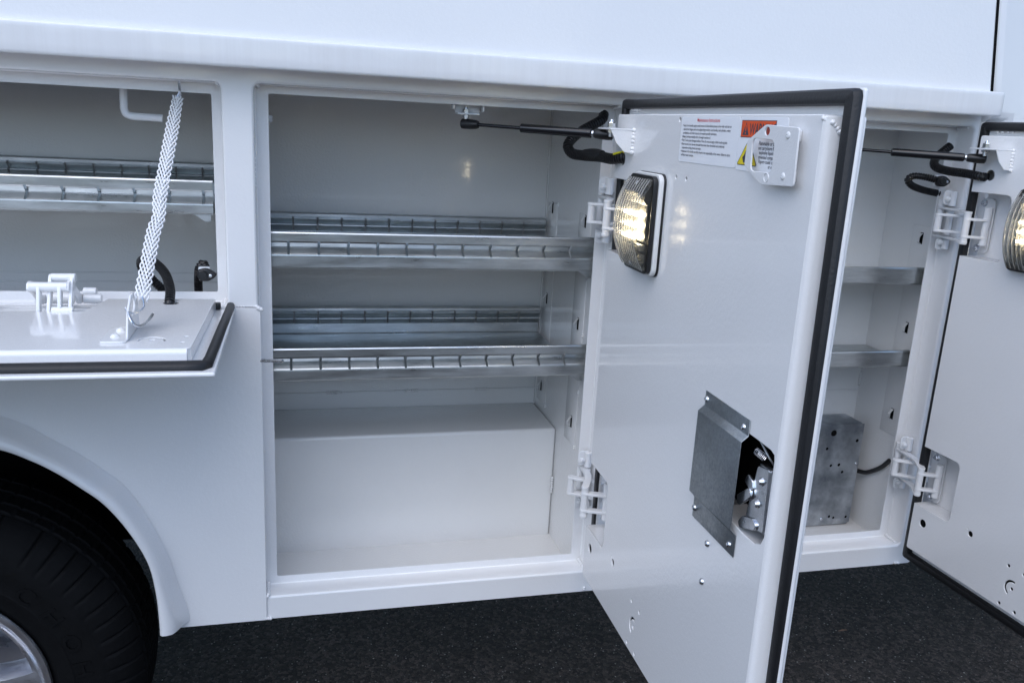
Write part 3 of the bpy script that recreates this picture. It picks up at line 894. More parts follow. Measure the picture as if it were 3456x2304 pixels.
    for i in range(NZ+1):
        zz = -1+2*i/NZ
        row = []
        for j in range(NU+1):
            tt = j/NU
            row.append(bm.verts.new((uc-(bw-0.0018)+2*(bw-0.0018)*tt, min(dome(zz)+0.0026, -0.0150), zc+zz*(bh-0.0015))))
        ing.append(row)
    for i in range(NZ):
        for j in range(NU): bm.faces.new((ing[i][j], ing[i+1][j], ing[i+1][j+1], ing[i][j+1]))
    for G, yb_ in ((grid, -0.0160), (ing, -0.0160)):
        pass
    def skirt(line_out, line_in):
        po = pi_ = None; qo = qi = None
        for a_, b_ in zip(line_out, line_in):
            o1 = bm.verts.new((a_.co.x, -0.0150, a_.co.z)); i1 = bm.verts.new((b_.co.x, -0.0150, b_.co.z))
            if po:
                bm.faces.new((po, a_, o1, qo)); bm.faces.new((qo, o1, i1, qi)); bm.faces.new((qi, i1, b_, pi_))
            po, pi_, qo, qi = a_, b_, o1, i1
    skirt([g_[0] for g_ in grid], [g_[0] for g_ in ing])
    skirt([g_[-1] for g_ in grid][::-1], [g_[-1] for g_ in ing][::-1])
    skirt(grid[-1], ing[-1]); skirt(grid[0][::-1], ing[0][::-1])
    bmesh.ops.remove_doubles(bm, verts=bm.verts, dist=0.00001)
    bmesh.ops.recalc_face_normals(bm, faces=bm.faces)
    finish(bm, "lamp_lens", 'lens', d, 25)
    for k in range(10):
        xk = uc-bw+2*bw*(k+0.5)/10
        bm = bmesh.new()
        tube(bm, [(xk, dome(-0.97+1.94*i/20)-0.0030, zc+(-0.97+1.94*i/20)*bh) for i in range(21)], 0.0009, 6)
        finish(bm, "lens_rib", 'rib', d, 60)
    for s in (-1, 1):
        bm = bmesh.new(); screw(bm, (uc, dome(0.87)-0.0005, zc+s*hh*0.83), (0, -1, s*0.9), 0.0042, 0.0028); finish(bm, "lamp_screw", 'steel', d)
    bm = bmesh.new()     # reflector tray and electronics
    plate(bm, rrect(uc-0.034, uc+0.036, zc-0.026, zc+0.030, 0.003), (), 0.002, 0.0005, T(0, -0.0210, 0) @ ROTX)
    quad(bm, [(uc-0.034, -0.022, zc+0.030), (uc+0.036, -0.022, zc+0.030), (uc+0.030, -0.036, zc+0.050), (uc-0.028, -0.036, zc+0.050)])
    box(bm, uc-0.02, uc+0.034, -0.028, -0.018, zc-0.040, zc-0.030, 0.001)
    box(bm, uc+0.002, uc+0.036, -0.026, -0.018, zc-0.058, zc-0.045, 0.001)
    finish(bm, "lamp_reflector", 'tray', d)
    for k in range(3):
        bm = bmesh.new()
        z_ = zc+0.015-0.0165*k
        box(bm, uc-0.026, uc+0.028, -0.0262, -0.0222, z_-0.0022, z_+0.0022, 0.0008)
        finish(bm, "lamp_led", 'led', d)
    return d
d1 = door(D1O, D1R, 'open door of the middle compartment with sticker and latch', 0.558, 0.5645, 0.3)
d2 = door(D2O, D2R, 'open door of the front compartment cut by the picture edge', 0.5395, 0.5450, 1.25)
# ---- details only the middle door shows
def local(u, off, z): return (u, off, z)
d = d1
# stickers
SM = T(0, -0.0008, 0) @ ROTX
bm = bmesh.new()
plate(bm, rrect(0.3335, 0.506, 1.3815, 1.4440, 0.004), (), 0.0004, 0, T(0, -0.0004, 0) @ ROTX)
x0 = 0.3385; sx = 1.0
text(bm, "Maintenance Instructions", 0.0067, 0.4180, 1.4370, SM, 2, 'CENTER', 1.0, 0.00005)
lines = ["\u2022 Every 3 to 6 months, apply a small amount of white lithium grease to the roller and cam on",
         "   vertical door hinges, and to the tailgate hinge sockets. Lock handles, lock cylinders, rotary",
         "   mechanisms, and striker loops do not require periodic lubrication.",
         "\u2022 Hinges: Lubricate monthly with a 10-weight machine oil.",
         "\u2022 Paint: Touch up any damaged surfaces. Prime the area and apply a finish touch-up paint.",
         "\u2022 Rinse ice and snow removal chemicals from lower door thresholds and underbody",
         "   components to help prevent corrosion.",
         "\u2022 Adjustment of the handle assembly closure is the responsibility of the owner. Failure to adjust",
         "   will allow water intrusion."]
for i, s in enumerate(lines):
    text(bm, s, 0.0047, x0, 1.4302-0.00505*i, SM, 1, 'LEFT', 0.83, 0.00004)
finish(bm, "maintenance_sticker", ['decal', 'ink', 'red'], d)
bm = bmesh.new()
plate(bm, rrect(0.5065, 0.6180, 1.3800, 1.4435, 0.004), (), 0.0004, 0, T(0, -0.0004, 0) @ ROTX)
plate(bm, rrect(0.5115, 0.5930, 1.4195, 1.4400, 0.0), (), 0.0002, 0, T(0, -0.00075, 0) @ ROTX, 1)
plate(bm, rrect(0.5124, 0.5921, 1.4204, 1.4391, 0.0), (), 0.0002, 0, T(0, -0.00095, 0) @ ROTX, 2)
S2 = T(0, -0.0012, 0) @ ROTX
plate(bm, [(0.5160, 1.4222), (0.5310, 1.4222), (0.5235, 1.4375)], (), 0.0002, 0, T(0, -0.0011, 0) @ ROTX, 1)
plate(bm, [(0.5223, 1.4345), (0.5247, 1.4345), (0.5243, 1.4272), (0.5227, 1.4272)], (), 0.0002, 0, T(0, -0.0013, 0) @ ROTX, 2)
plate(bm, circ(0.5235, 1.4248, 0.0012, 10), (), 0.0002, 0, T(0, -0.0013, 0) @ ROTX, 2)
text(bm, "WARNING", 0.0192, 0.5330, 1.4228, S2, 1, 'LEFT', 0.66, 0.0003)
plate(bm, [(0.5100, 1.3880), (0.5115, 1.3862), (0.5560, 1.3862), (0.5580, 1.3880), (0.5350, 1.4170), (0.5325, 1.4170)], (), 0.0002, 0, T(0, -0.00075, 0) @ ROTX, 1)
plate(bm, [(0.5116, 1.3882), (0.5124, 1.3872), (0.5553, 1.3872), (0.5562, 1.3882), (0.5343, 1.4158), (0.5333, 1.4158)], (), 0.0002, 0, T(0, -0.00095, 0) @ ROTX, 3)
plate(bm, [(0.526, 1.3895), (0.542, 1.3895), (0.5455, 1.396), (0.541, 1.402), (0.5395, 1.3985), (0.5365, 1.4085), (0.5325, 1.402), (0.5300, 1.4045), (0.5265, 1.399), (0.5225, 1.3955)], (), 0.0002, 0, T(0, -0.0011, 0) @ ROTX, 1)
for i, s in enumerate(["Flammable or Explosive", "not carry/store flammable", "explosive liquids/gases in", "unvented compartments.", "Vapors could cause fires", "or explosion."]):
    text(bm, s, 0.0066 if i == 0 else 0.0060, 0.6125, 1.4115-0.0052*i, SM, 1, 'RIGHT', 0.86, 0.00008)
finish(bm, "warning_sticker", ['decal', 'ink', 'orange', 'yellow'], d)
# white hold plate screwed over the sticker
bm = bmesh.new()
def roundpoly(P, r, n_=4):
    out = []
    N = len(P)
    for i in range(N):
        p_ = Vector(P[i]); a = (Vector(P[i-1])-p_).normalized(); b = (Vector(P[(i+1) % N])-p_).normalized()
        rr = min(r, (Vector(P[i-1])-p_).length*0.4, (Vector(P[(i+1) % N])-p_).length*0.4)
        for k in range(n_+1):
            t = k/n_
            q = (p_+a*rr)*(1-t)**2 + p_*2*t*(1-t) + (p_+b*rr)*t*t
            out.append((q.x, q.y))
    return out
hp = roundpoly([(0.5905, 1.4350), (0.6610, 1.4325), (0.6635, 1.3705), (0.5945, 1.3675), (0.5510, 1.3870), (0.5520, 1.4160)], 0.004)
hh_ = [circ(0.5955, 1.4277, 0.0056, 18, 1.0, 0.85), roundpoly([(0.5640, 1.4195), (0.6140, 1.4180), (0.6150, 1.3825), (0.5670, 1.3815)], 0.008)]
plate(bm, hp, hh_, 0.0022, 0.0006, T(0, -0.0120, 0) @ ROTX)
lathe(bm, [(0.0046, 0), (0.0050, -0.0008), (0.0055, 0)], (0.6060, -0.0130, 1.3762), 'y', 24)
for za in (1.3740, 1.4180): box(bm, 0.634, 0.648, -0.011, -0.0004, za, za+0.012, 0.001)
finish(bm, "catch_plate", 'hinge', d)
for z in (1.4240, 1.3800):
    bm = bmesh.new(); screw(bm, (0.641, -0.0130, z), (0, -1, 0), 0.0042, 0.0018); finish(bm, "catch_plate_screw", 'hinge', d)
# zinc latch cover: hat section
bm = bmesh.new()
cov = [(1.0970, -0.0010), (1.0690, -0.0010), (1.0560, -0.0160), (0.9460, -0.0160), (0.9330, -0.0010), (0.9050, -0.0010)]
cov = [(1.0870, -0.0012), (1.0665, -0.0012), (1.0590, -0.0100), (0.9420, -0.0100), (0.9330, -0.0012), (0.9030, -0.0012)]
ua, ub = 0.5100, 0.6290
fa, fb = 0.4985, 0.6190
rows = []
for z, y in cov:
    k = 0
    rows.append([bm.verts.new((x, y, z)) for x in (fa+(ua-fa)*k*0+0.0, fb+(ub-fb)*k*1.0)])
for A, B in zip(rows[:-1], rows[1:]): bm.faces.new((A[0], B[0], B[1], A[1]))
cv = finish(bm, "latch_cover", 'plate', d, 10)
sm = cv.modifiers.new("solid", 'SOLIDIFY'); sm.thickness = 0.0014; sm.offset = 0
bv = cv.modifiers.new("bev", 'BEVEL'); bv.width = 0.0008; bv.segments = 2
for u, z in ((0.5045, 1.0760), (0.6065, 1.0740), (0.5045, 0.9180), (0.6065, 0.9150)):
    bm = bmesh.new(); screw(bm, (u, -0.0020, z), (0, -1, 0), 0.0048, 0.0035); finish(bm, "door_screw", 'steel', d)
for u, z in ((0.549, 0.8860), (0.546, 0.8272)):
    bm = bmesh.new(); screw(bm, (u, -0.0002, z), (0, -1, 0), 0.0048, 0.0040); finish(bm, "door_screw", 'steel', d)
# rotary latch in the opening
bm = bmesh.new()
plate(bm, roundpoly([(0.640, 1.0330), (0.662, 1.0370), (0.665, 0.9680), (0.640, 0.9640), (0.628, 0.9700), (0.634, 1.0000)], 0.003), (), 0.0025, 0.0006, T(0, 0.003, 0) @ ROTX)
box(bm, 0.640, 0.663, 0.004, 0.017, 0.966, 1.036, 0.001)
lathe(bm, [(0.0001, -0.0045), (0.0022, -0.0045), (0.0036, -0.002), (0.0052, 0.001), (0.0064, 0.0020)], (0.6515, 0.0015, 1.0200), 'y', 18)
lathe(bm, [(0.0001, -0.0045), (0.0022, -0.0045), (0.0036, -0.002), (0.0052, 0.001), (0.0064, 0.0020)], (0.6490, 0.0015, 0.9940), 'y', 18)
plate(bm, roundpoly([(0.612, 0.9880), (0.634, 1.0060), (0.638, 1.0040), (0.640, 0.9980), (0.620, 0.9790), (0.614, 0.9800)], 0.003), (), 0.004, 0.0006, T(0, -0.001, 0) @ ROTX)
plate(bm, roundpoly([(0.618, 0.9600), (0.626, 0.9700), (0.645, 0.9760), (0.654, 0.9720), (0.652, 0.9650), (0.640, 0.9610), (0.622, 0.9540)], 0.003), (), 0.004, 0.0006, T(0, 0.001, 0) @ ROTX)
plate(bm, roundpoly([(0.626, 1.0180), (0.636, 1.0150), (0.640, 1.0060), (0.630, 1.0040), (0.622, 1.0080)], 0.002), (), 0.004, 0.0006, T(0, 0.001, 0) @ ROTX)
tube(bm, [(0.630+0.0016*k/4, 0.004+0.004*math.sin(k*0.9), 1.045+0.004*math.cos(k*0.9)) for k in range(40)], 0.0006, 6)
tube(bm, catmull([(0.628, 0.006, 1.060), (0.640, 0.004, 1.056), (0.655, 0.006, 1.046), (0.660, 0.010, 1.040)], 6), 0.0012, 6)
bmesh.ops.transform(bm, matrix=T(0.655, 0, 1.0) @ Matrix.Diagonal((1.16, 1.0, 1.16, 1)) @ T(-0.650, 0, -1.0), verts=bm.verts)
finish(bm, "rotary_latch", 'steel', d)

# the other door carries the same latch set
for o in [c for c in list(d1.children) if c.name.split('.')[0] in ('latch_cover', 'rotary_latch', 'door_screw')]:
    c = o.copy(); COL.objects.link(c); c.parent = d2

# ================================================================== GAS STRUTS
def strut(p0, p1):
    st = empty("gas_strut", p0, parent=truck)
    a, b = Vector((0, 0, 0)), Vector(p1)-Vector(p0)
    dd = b.normalized(); L = b.length
    bm = bmesh.new(); cyl(bm, a+dd*0.018, a+dd*L*0.42, 0.0032, 14); finish(bm, "rod", 'gloss_black', st)
    bm = bmesh.new()
    cyl(bm, a+dd*L*0.40, b-dd*0.030, 0.0078, 24, ch=0.0018)
    finish(bm, "cylinder", 'gloss_black', st)
    bm = bmesh.new(); cyl(bm, b-dd*0.030, b-dd*0.027, 0.0055, 18); finish(bm, "collar", 'steel', st)
    for q, s in ((a, 1), (b, -1)):
        bm = bmesh.new()
        e = q-dd*s*0.007
        tube(bm, [e, e+dd*s*0.002, e+dd*s*0.008, e+dd*s*0.020, e+dd*s*0.030, e+dd*s*0.0335], lambda t_: (0.0062, 0.0088, 0.0092, 0.0088, 0.0078, 0.0064)[min(5, [i for i, v in enumerate((0, 0.002, 0.008, 0.020, 0.030, 0.0335)) if abs(v-t_) < 4e-4][0] if [i for i, v in enumerate((0, 0.002, 0.008, 0.020, 0.030, 0.0335)) if abs(v-t_) < 4e-4] else 2)], 18)
        finish(bm, "ball_socket", 'black', st)
    return st
P0 = Vector((0.3400, 0.060, 1.4175)); P1 = Vector((0.5600, -0.0941, 1.4120))
strut(P0, P1)
Q1 = Vector(dpt(D2O, D2R, 0.1005, -0.020, 1.4035))
strut(Q1-(P1-P0), Q1)
def top_bracket(p):
    x, y, z = p
    bm = bmesh.new()
    box(bm, x-0.016, x+0.028, y+0.012, y+0.015, 1.434, 1.4535, 0.0008)
    box(bm, x-0.016, x+0.024, y-0.012, y+0.015, 1.4335, 1.4360, 0.0008)
    box(bm, x-0.024, x-0.021, y-0.010, y+0.014, 1.442, 1.4545, 0.0005)
    box(bm, x+0.030, x+0.033, y-0.010, y+0.014, 1.440, 1.4545, 0.0005)
    finish(bm, "strut_mount", 'hinge', truck)
    bm = bmesh.new()
    screw(bm, (x+0.001, y-0.001, 1.4360), (0, 0, 1), 0.0062, 0.0075, kind='hex')
    cyl(bm, (x+0.001, y-0.001, 1.420), (x+0.001, y-0.001, 1.4335), 0.0035, 12)
    lathe(bm, [(0.0001, 1.4285), (0.0062, 1.4285), (0.0062, 1.4330)], (x+0.001, y-0.001, 0), 'z', 6)
    finish(bm, "mount_bolt", 'steel', truck)
top_bracket(P0)
top_bracket(Q1-(P1-P0))

# ================================================================== HOSES
def hose(path, r, name="corrugated_hose", k=26, pitch=0.0046, mat='black', label=None):
    P = catmull(path, k)
    # resample at fixed arc step
    st = pitch/6; out = [P[0]]; acc = 0
    for i in range(1, len(P)):
        seg = P[i]-P[i-1]; L = seg.length; t = st-acc
        while t <= L:
            out.append(P[i-1]+seg*(t/L)); t += st
        acc = (acc+L) % st
    bm = bmesh.new()
    tube(bm, out, lambda s: r*(1.0 if math.sin(2*PI*s/pitch) > -0.1 else 0.76), 16)
    return finish(bm, name, mat, truck, 22)
h1 = [(0.60, 0.05, 1.448), (0.5895, 0.035, 1.4365), (0.556, 0.030, 1.418), (0.5350, 0.028, 1.402), (0.5250, 0.022, 1.388), (0.530, 0.008, 1.3755), (0.545, -0.018, 1.3735), (0.5620, -0.050, 1.3738), (0.5720, -0.085, 1.3722), (0.584, -0.107, 1.3760), (0.592, -0.109, 1.3762)]
hose(h1, 0.0094)
bm = bmesh.new(); tube(bm, catmull([(0.545, -0.016, 1.376), (0.555, -0.034, 1.3765), (0.565, -0.056, 1.3765)], 8), lambda s: 0.0085+0.0022*math.sin(min(1, s/0.045)*PI), 14); finish(bm, "hose_sleeve", 'black', truck)
bm = bmesh.new(); tube(bm, catmull([(0.5700, -0.096, 1.3805), (0.576, -0.104, 1.3835), (0.586, -0.110, 1.385)], 6), 0.0021, 8); finish(bm, "exposed_wire", 'wire', truck)
h2 = [(1.352, 0.03, 1.425), (1.325, 0.030, 1.402), (1.3050, 0.012, 1.388), (1.3010, -0.005, 1.3800), (1.308, -0.030, 1.3755), (1.318, -0.065, 1.3735), (1.328, -0.092, 1.3700), (1.340, -0.096, 1.3695)]
hose(h2, 0.0086)
hose([(1.338, 0.034, 1.3545), (1.318, 0.045, 1.3590), (1.300, 0.058, 1.3600), (1.2895, 0.062, 1.3520), (1.300, 0.060, 1.3400), (1.325, 0.055, 1.3320), (1.362, 0.050, 1.3260)], 0.0074)
def plug(p, s=1):
    x, y, z = p
    bm = bmesh.new()
    box(bm, x-0.012, x+0.008, y+0.004, y+0.007, z-0.012, z+0.013, 0.003)
    finish(bm, "plug_tab", 'hinge', truck)
    bm = bmesh.new()
    pts = roundpoly([(-0.012, -0.010), (-0.013, 0.009), (0.004, 0.012), (0.022, 0.0), (0.006, -0.012)], 0.008)
    plate(bm, [(x+a, z+b) for a, b in pts], (), 0.012, 0.003, T(0, y-0.003, 0) @ ROTX)
    cyl(bm, (x-0.004, y-0.014, z), (x-0.004, y-0.008, z), 0.0075, 18, ch=0.001)
    finish(bm, "plug", 'black', truck)
    bm = bmesh.new(); screw(bm, (x+0.009, y-0.009, z-0.001), (0, -1, 0), 0.0030, 0.0015); finish(bm, "plug_screw", 'steel', truck)
plug((1.343, 0.030, 1.3530))
plug((-0.1115, 0.055, 1.1400))
hose([(-0.128, 0.10, 1.09), (-0.1285, 0.098, 1.107), (-0.127, 0.09, 1.130), (-0.124, 0.08, 1.146), (-0.117, 0.082, 1.1545), (-0.112, 0.075, 1.145), (-0.113, 0.065, 1.141)], 0.0075)
hose([(-0.1585, -0.049, 1.100), (-0.1580, -0.047, 1.112), (-0.1600, -0.020, 1.1270), (-0.1700, 0.015, 1.1440), (-0.1850, 0.045, 1.1550), (-0.2050, 0.070, 1.1620), (-0.2200, 0.090, 1.1560), (-0.2200, 0.100, 1.1400), (-0.2100, 0.110, 1.1230), (-0.195, 0.115, 1.105), (-0.18, 0.12, 1.09)], 0.0080)

# ================================================================== DROP DOOR (left compartment)
dd_ = empty("drop_door", (0, 0, 0), parent=truck, label='fold-down door of the left compartment lying flat')
bm = bmesh.new()
plate(bm, rrect(-1.36, -0.0600, -0.388, -0.006, 0.003), (), 0.0065, 0.0028, T(0, 0, 1.0885))
finish(bm, "outer_skin", 'paint', dd_)
zf, zp = 1.0918, 1.1110
bm = bmesh.new()
def notchx(a, b): return [(b, -0.016), (b-0.024, -0.111), (a+0.012, -0.111), (a, -0.104), (a-0.006, -0.016)]
out = [(-1.34, -0.016), (-1.34, -0.336), (-0.0985, -0.336), (-0.0945, -0.332), (-0.0895, -0.019), (-0.093, -0.016), (-0.2560, -0.016), (-0.2740, -0.1085), (-0.2780, -0.111), (-0.4060, -0.111), (-0.412, -0.106), (-0.4170, -0.016)]
hl = [circ(-0.1555, -0.048, 0.0120, 20), circ(-0.1070, -0.2709, 0.0026, 12), circ(-0.1085, -0.3035, 0.0026, 12), circ(-0.1491, -0.2905, 0.0034, 14)]
c0 = (-0.1491, -0.2960)
hl.append([(c0[0]+0.0160*math.cos(R(a)), c0[1]+0.0200*math.sin(R(a))) for a in range(5, 176, 10)] + [(c0[0]+0.0185*math.cos(R(a)), c0[1]+0.0228*math.sin(R(a))) for a in range(175, 4, -10)])
plate(bm, out, hl, 0.0030, 0.0010, T(0, 0, zp-0.0015))
L0 = [bm.verts.new((x, y, zp-0.0012)) for x, y in out]; L1 = [bm.verts.new((x, y, zf+0.0003)) for x, y in out]
for k in range(len(out)):
    j = (k+1) % len(out); bm.faces.new((L0[k], L0[j], L1[j], L1[k]))
# rounded front shoulder
n_ = 7; rl = []
for i in range(n_+1):
    a = PI/2*i/n_
    rl.append([bm.verts.new((x, -0.3330-0.0075*math.sin(a), zp-0.0002-0.0075*(1-math.cos(a)))) for x in (-1.338, -0.0990)])
rl.append([bm.verts.new((x, -0.3410, zf+0.0003)) for x in (-1.338, -0.0990)])
for A, B in zip(rl[:-1], rl[1:]): bm.faces.new((A[0], A[1], B[1], B[0]))
for e_ in (0, 1): bm.faces.new([r_[e_] for r_ in rl])
finish(bm, "inner_pan", 'paint', dd_, 35)
bm = bmesh.new()  # black discs that stand for the shade inside the pan holes
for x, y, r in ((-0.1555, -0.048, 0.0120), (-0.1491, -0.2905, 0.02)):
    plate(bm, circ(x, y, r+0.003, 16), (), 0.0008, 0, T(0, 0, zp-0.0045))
many(finish(bm, "cavity_shade", 'dark', dd_))
bm = bmesh.new()   # seal
sec = [(-0.0115, 0.0), (-0.0115, 0.005), (-0.0080, 0.0090), (0.0, 0.0100), (0.0068, 0.0090), (0.0086, 0.005), (0.0086, 0.0)]
lp_ = [(-1.36, -0.3655), (-0.0780, -0.3655), (-0.0745, -0.3620), (-0.0715, -0.004)]
lp_ = [(-1.30, -0.3640), (-0.6, -0.3645), (-0.20, -0.3650), (-0.100, -0.3655), (-0.0780, -0.3650), (-0.0735, -0.3610), (-0.0725, -0.34), (-0.0700, -0.16), (-0.0675, 0.0)]
loops = []
for i in range(len(lp_)):
    p_ = Vector(lp_[i]); a = Vector(lp_[max(i-1, 0)]); b = Vector(lp_[min(i+1, len(lp_)-1)])
    t = (b-a).normalized(); nrm = Vector((-t.y, t.x)); k = 1.0
    if i in (4, 5): k = 1.15
    w_ = 1.0 if i < 5 else 0.62
    loops.append([bm.verts.new((p_.x+nrm.x*s_*k*w_, p_.y+nrm.y*s_*k*w_, zf+y_)) for s_, y_ in sec])
for A, B in zip(loops[:-1], loops[1:]):
    for j in range(len(sec)-1): bm.faces.new((A[j], A[j+1], B[j+1], B[j]))
bm.faces.new(loops[-1])
box(bm, -0.1000, -0.0820, -0.020, -0.006, 1.0925, 1.1035, 0.002)
finish(bm, "weather_seal", 'seal', dd_, 60)
# strap bracket
bm = bmesh.new()
FR = Matrix(((0, 0, 1, -0.1790), (1, 0, 0, 0), (0, 1, 0, 0), (0, 0, 0, 1)))   # plate x->y, y->z
bp_ = roundpoly([(-0.300, 1.1125), (-0.208, 1.1125), (-0.2100, 1.1420), (-0.2200, 1.1640), (-0.2560, 1.1680), (-0.2840, 1.1480)], 0.006)
slot = roundpoly([(-0.2720, 1.1500), (-0.2520, 1.1610), (-0.2300, 1.1560), (-0.2320, 1.1440), (-0.2600, 1.1360)], 0.004)
plate(bm, bp_, [slot], 0.0030, 0.0008, FR)
plate(bm, roundpoly([(-0.2120, -0.3080), (-0.1790, -0.3080), (-0.1790, -0.2080), (-0.2120, -0.2350)], 0.006), (), 0.0030, 0.0008, T(0, 0, 1.1125))
finish(bm, "strap_bracket", 'hinge', dd_)
for x, y in ((-0.1960, -0.2480), (-0.1970, -0.2820)):
    bm = bmesh.new(); screw(bm, (x, y, 1.114), (0, 0, 1), 0.0060, 0.0042); finish(bm, "bracket_screw", 'hinge', dd_)
# hinge of the drop door
hh2 = empty("hinge", (-0.335, 0, 1.11), parent=truck)
def hb(p0, p1, r, name="barrel"):
    r = r*1.25
    o_ = Vector((-0.335, 0, 1.11)); bm = bmesh.new(); cyl(bm, Vector(p0)-o_, Vector(p1)-o_, r, 20, ch=0.0008); finish(bm, name, 'hinge', hh2)
hb((-0.3230, -0.074, 1.1560), (-0.2885, -0.074, 1.1560), 0.0056)
hb((-0.3490, -0.092, 1.1452), (-0.2960, -0.092, 1.1452), 0.0060)
hb((-0.3640, -0.010, 1.1110), (-0.3080, -0.010, 1.1110), 0.0075)
hb((-0.2980, 0.010, 1.1170), (-0.2780, 0.010, 1.1170), 0.0062)
hb((-0.2920, -0.018, 1.1115), (-0.2650, -0.018, 1.1115), 0.0060)
hb((-0.3180, -0.104, 1.1100), (-0.2880, -0.104, 1.1100), 0.0056)
def va(x, pts, th=0.0050, r=0.004):
    o_ = Vector((-0.335, 0, 1.11))
    FRm = T(-o_.x, -o_.y, -o_.z) @ Matrix(((0, 0, 1, x), (1, 0, 0, 0), (0, 1, 0, 0), (0, 0, 0, 1)))
    bm = bmesh.new(); plate(bm, roundpoly(pts, r), (), th, 0.0008, FRm); finish(bm, "arm", 'hinge', hh2)
for x in (-0.3360, -0.3070):
    va(x, [(-0.112, 1.1040), (-0.099, 1.1040), (-0.0855, 1.1420), (-0.0860, 1.1500), (-0.0960, 1.1520), (-0.1000, 1.1450)])
for x in (-0.3230, -0.2930):
    va(x, [(-0.110, 1.1040), (-0.097, 1.1040), (-0.0670, 1.1520), (-0.0680, 1.1600), (-0.0760, 1.1625), (-0.0815, 1.1580)])
va(-0.3500, [(-0.100, 1.1400), (-0.096, 1.1520), (-0.080, 1.1530), (-0.030, 1.1180), (-0.010, 1.1180), (-0.008, 1.1040), (-0.040, 1.1060), (-0.078, 1.1330)], r=0.007)
va(-0.2960, [(-0.100, 1.1400), (-0.096, 1.1520), (-0.076, 1.1540), (-0.024, 1.1200), (-0.006, 1.1180), (-0.008, 1.1040), (-0.036, 1.1060), (-0.074, 1.1330)], r=0.007)
# flat backing bars seen in the hinge notch
bm = bmesh.new()
box(bm, -0.43, -0.245, -0.100, -0.070, zf, 1.1000, 0.002)
box(bm, -0.43, -0.255, -0.060, -0.020, zf, 1.0965, 0.002)
for x in (-0.385, -0.290): screw(bm, (x, -0.098, 1.1005), (0, 0, 1), 0.0058, 0.0040)
finish(bm, "hinge_backing", 'hinge', dd_)

# ================================================================== BRAIDED STRAP (a thing of its own)
strap = empty("retaining_strap", (-0.15, -0.06, 1.12), label='white braided strap with wire hook holding up the fold-down door', category='strap')
so_ = Vector((-0.15, -0.06, 1.12))
ST0, ST1 = Vector((-0.1415, 0.036, 1.4355)), Vector((-0.1680, -0.2420, 1.1560))
ax = (ST1-ST0); SL = ax.length; axn = ax.normalized()
vdir = (CAM-(ST0+ST1)/2); 
wdir = Vector((0.93, 0.37, 0)).normalized(); wdir = (wdir-axn*wdir.dot(axn)).normalized(); ndir = axn.cross(wdir)
bm = bmesh.new()
NS = 8; per = 0.100
for dirn in (1, -1):
    for k in range(NS):
        pts = []
        nseg = 120
        for i in range(nseg+1):
            s = SL*i/nseg
            ph = (s/per*dirn + k/NS) % 1.0
            tri = 4*abs(ph-0.5)-1
            fr_ = s/SL
            wd = 0.0098*(0.80+0.20*min(1, fr_*6))*(1-0.10*math.exp(-((fr_-0.62)/0.03)**2))
            bulge = 0.0016*(1 if dirn > 0 else -1)*math.sin(2*PI*ph*2+0.3)
            off = 0.0035*math.exp(-((fr_-0.62)/0.05)**2)
            sag = Vector((0, 0, 0))
            pts.append(ST0+axn*s+wdir*(tri*wd+off)+ndir*bulge-so_)
        tube(bm, pts, 0.00122, 5, True)
finish(bm, "braid", 'web', strap, 80)
bm = bmesh.new()
hp_ = [(-0.1660, -0.2440, 1.1620), (-0.1640, -0.2500, 1.1480), (-0.1720, -0.2640, 1.1430), (-0.1800, -0.2700, 1.1455), (-0.1845, -0.2640, 1.1500)]
tube(bm, catmull([Vector(p)-so_ for p in hp_], 8), 0.0016, 10)
hp_ = [(-0.1800, -0.2780, 1.1500), (-0.1745, -0.2900, 1.1400), (-0.1690, -0.2900, 1.1315), (-0.1640, -0.2700, 1.1265), (-0.1600, -0.2400, 1.1270), (-0.1570, -0.2200, 1.1310)]
tube(bm, catmull([Vector(p)-so_ for p in hp_], 8), 0.0019, 10)
finish(bm, "wire_hook", 'steel', strap)
bm = bmesh.new()
for dx in (-0.004, 0, 0.004):
    tube(bm, [Vector((-0.1405+dx, 0.036, 1.433))-so_, Vector((-0.1385, 0.040, 1.4460))-so_], 0.0013, 8)
tube(bm, [Vector((-0.1385, 0.040, 1.446))-so_, Vector((-0.1370, 0.020, 1.4590))-so_], 0.0022, 8)
finish(bm, "top_clip", 'steel', strap)

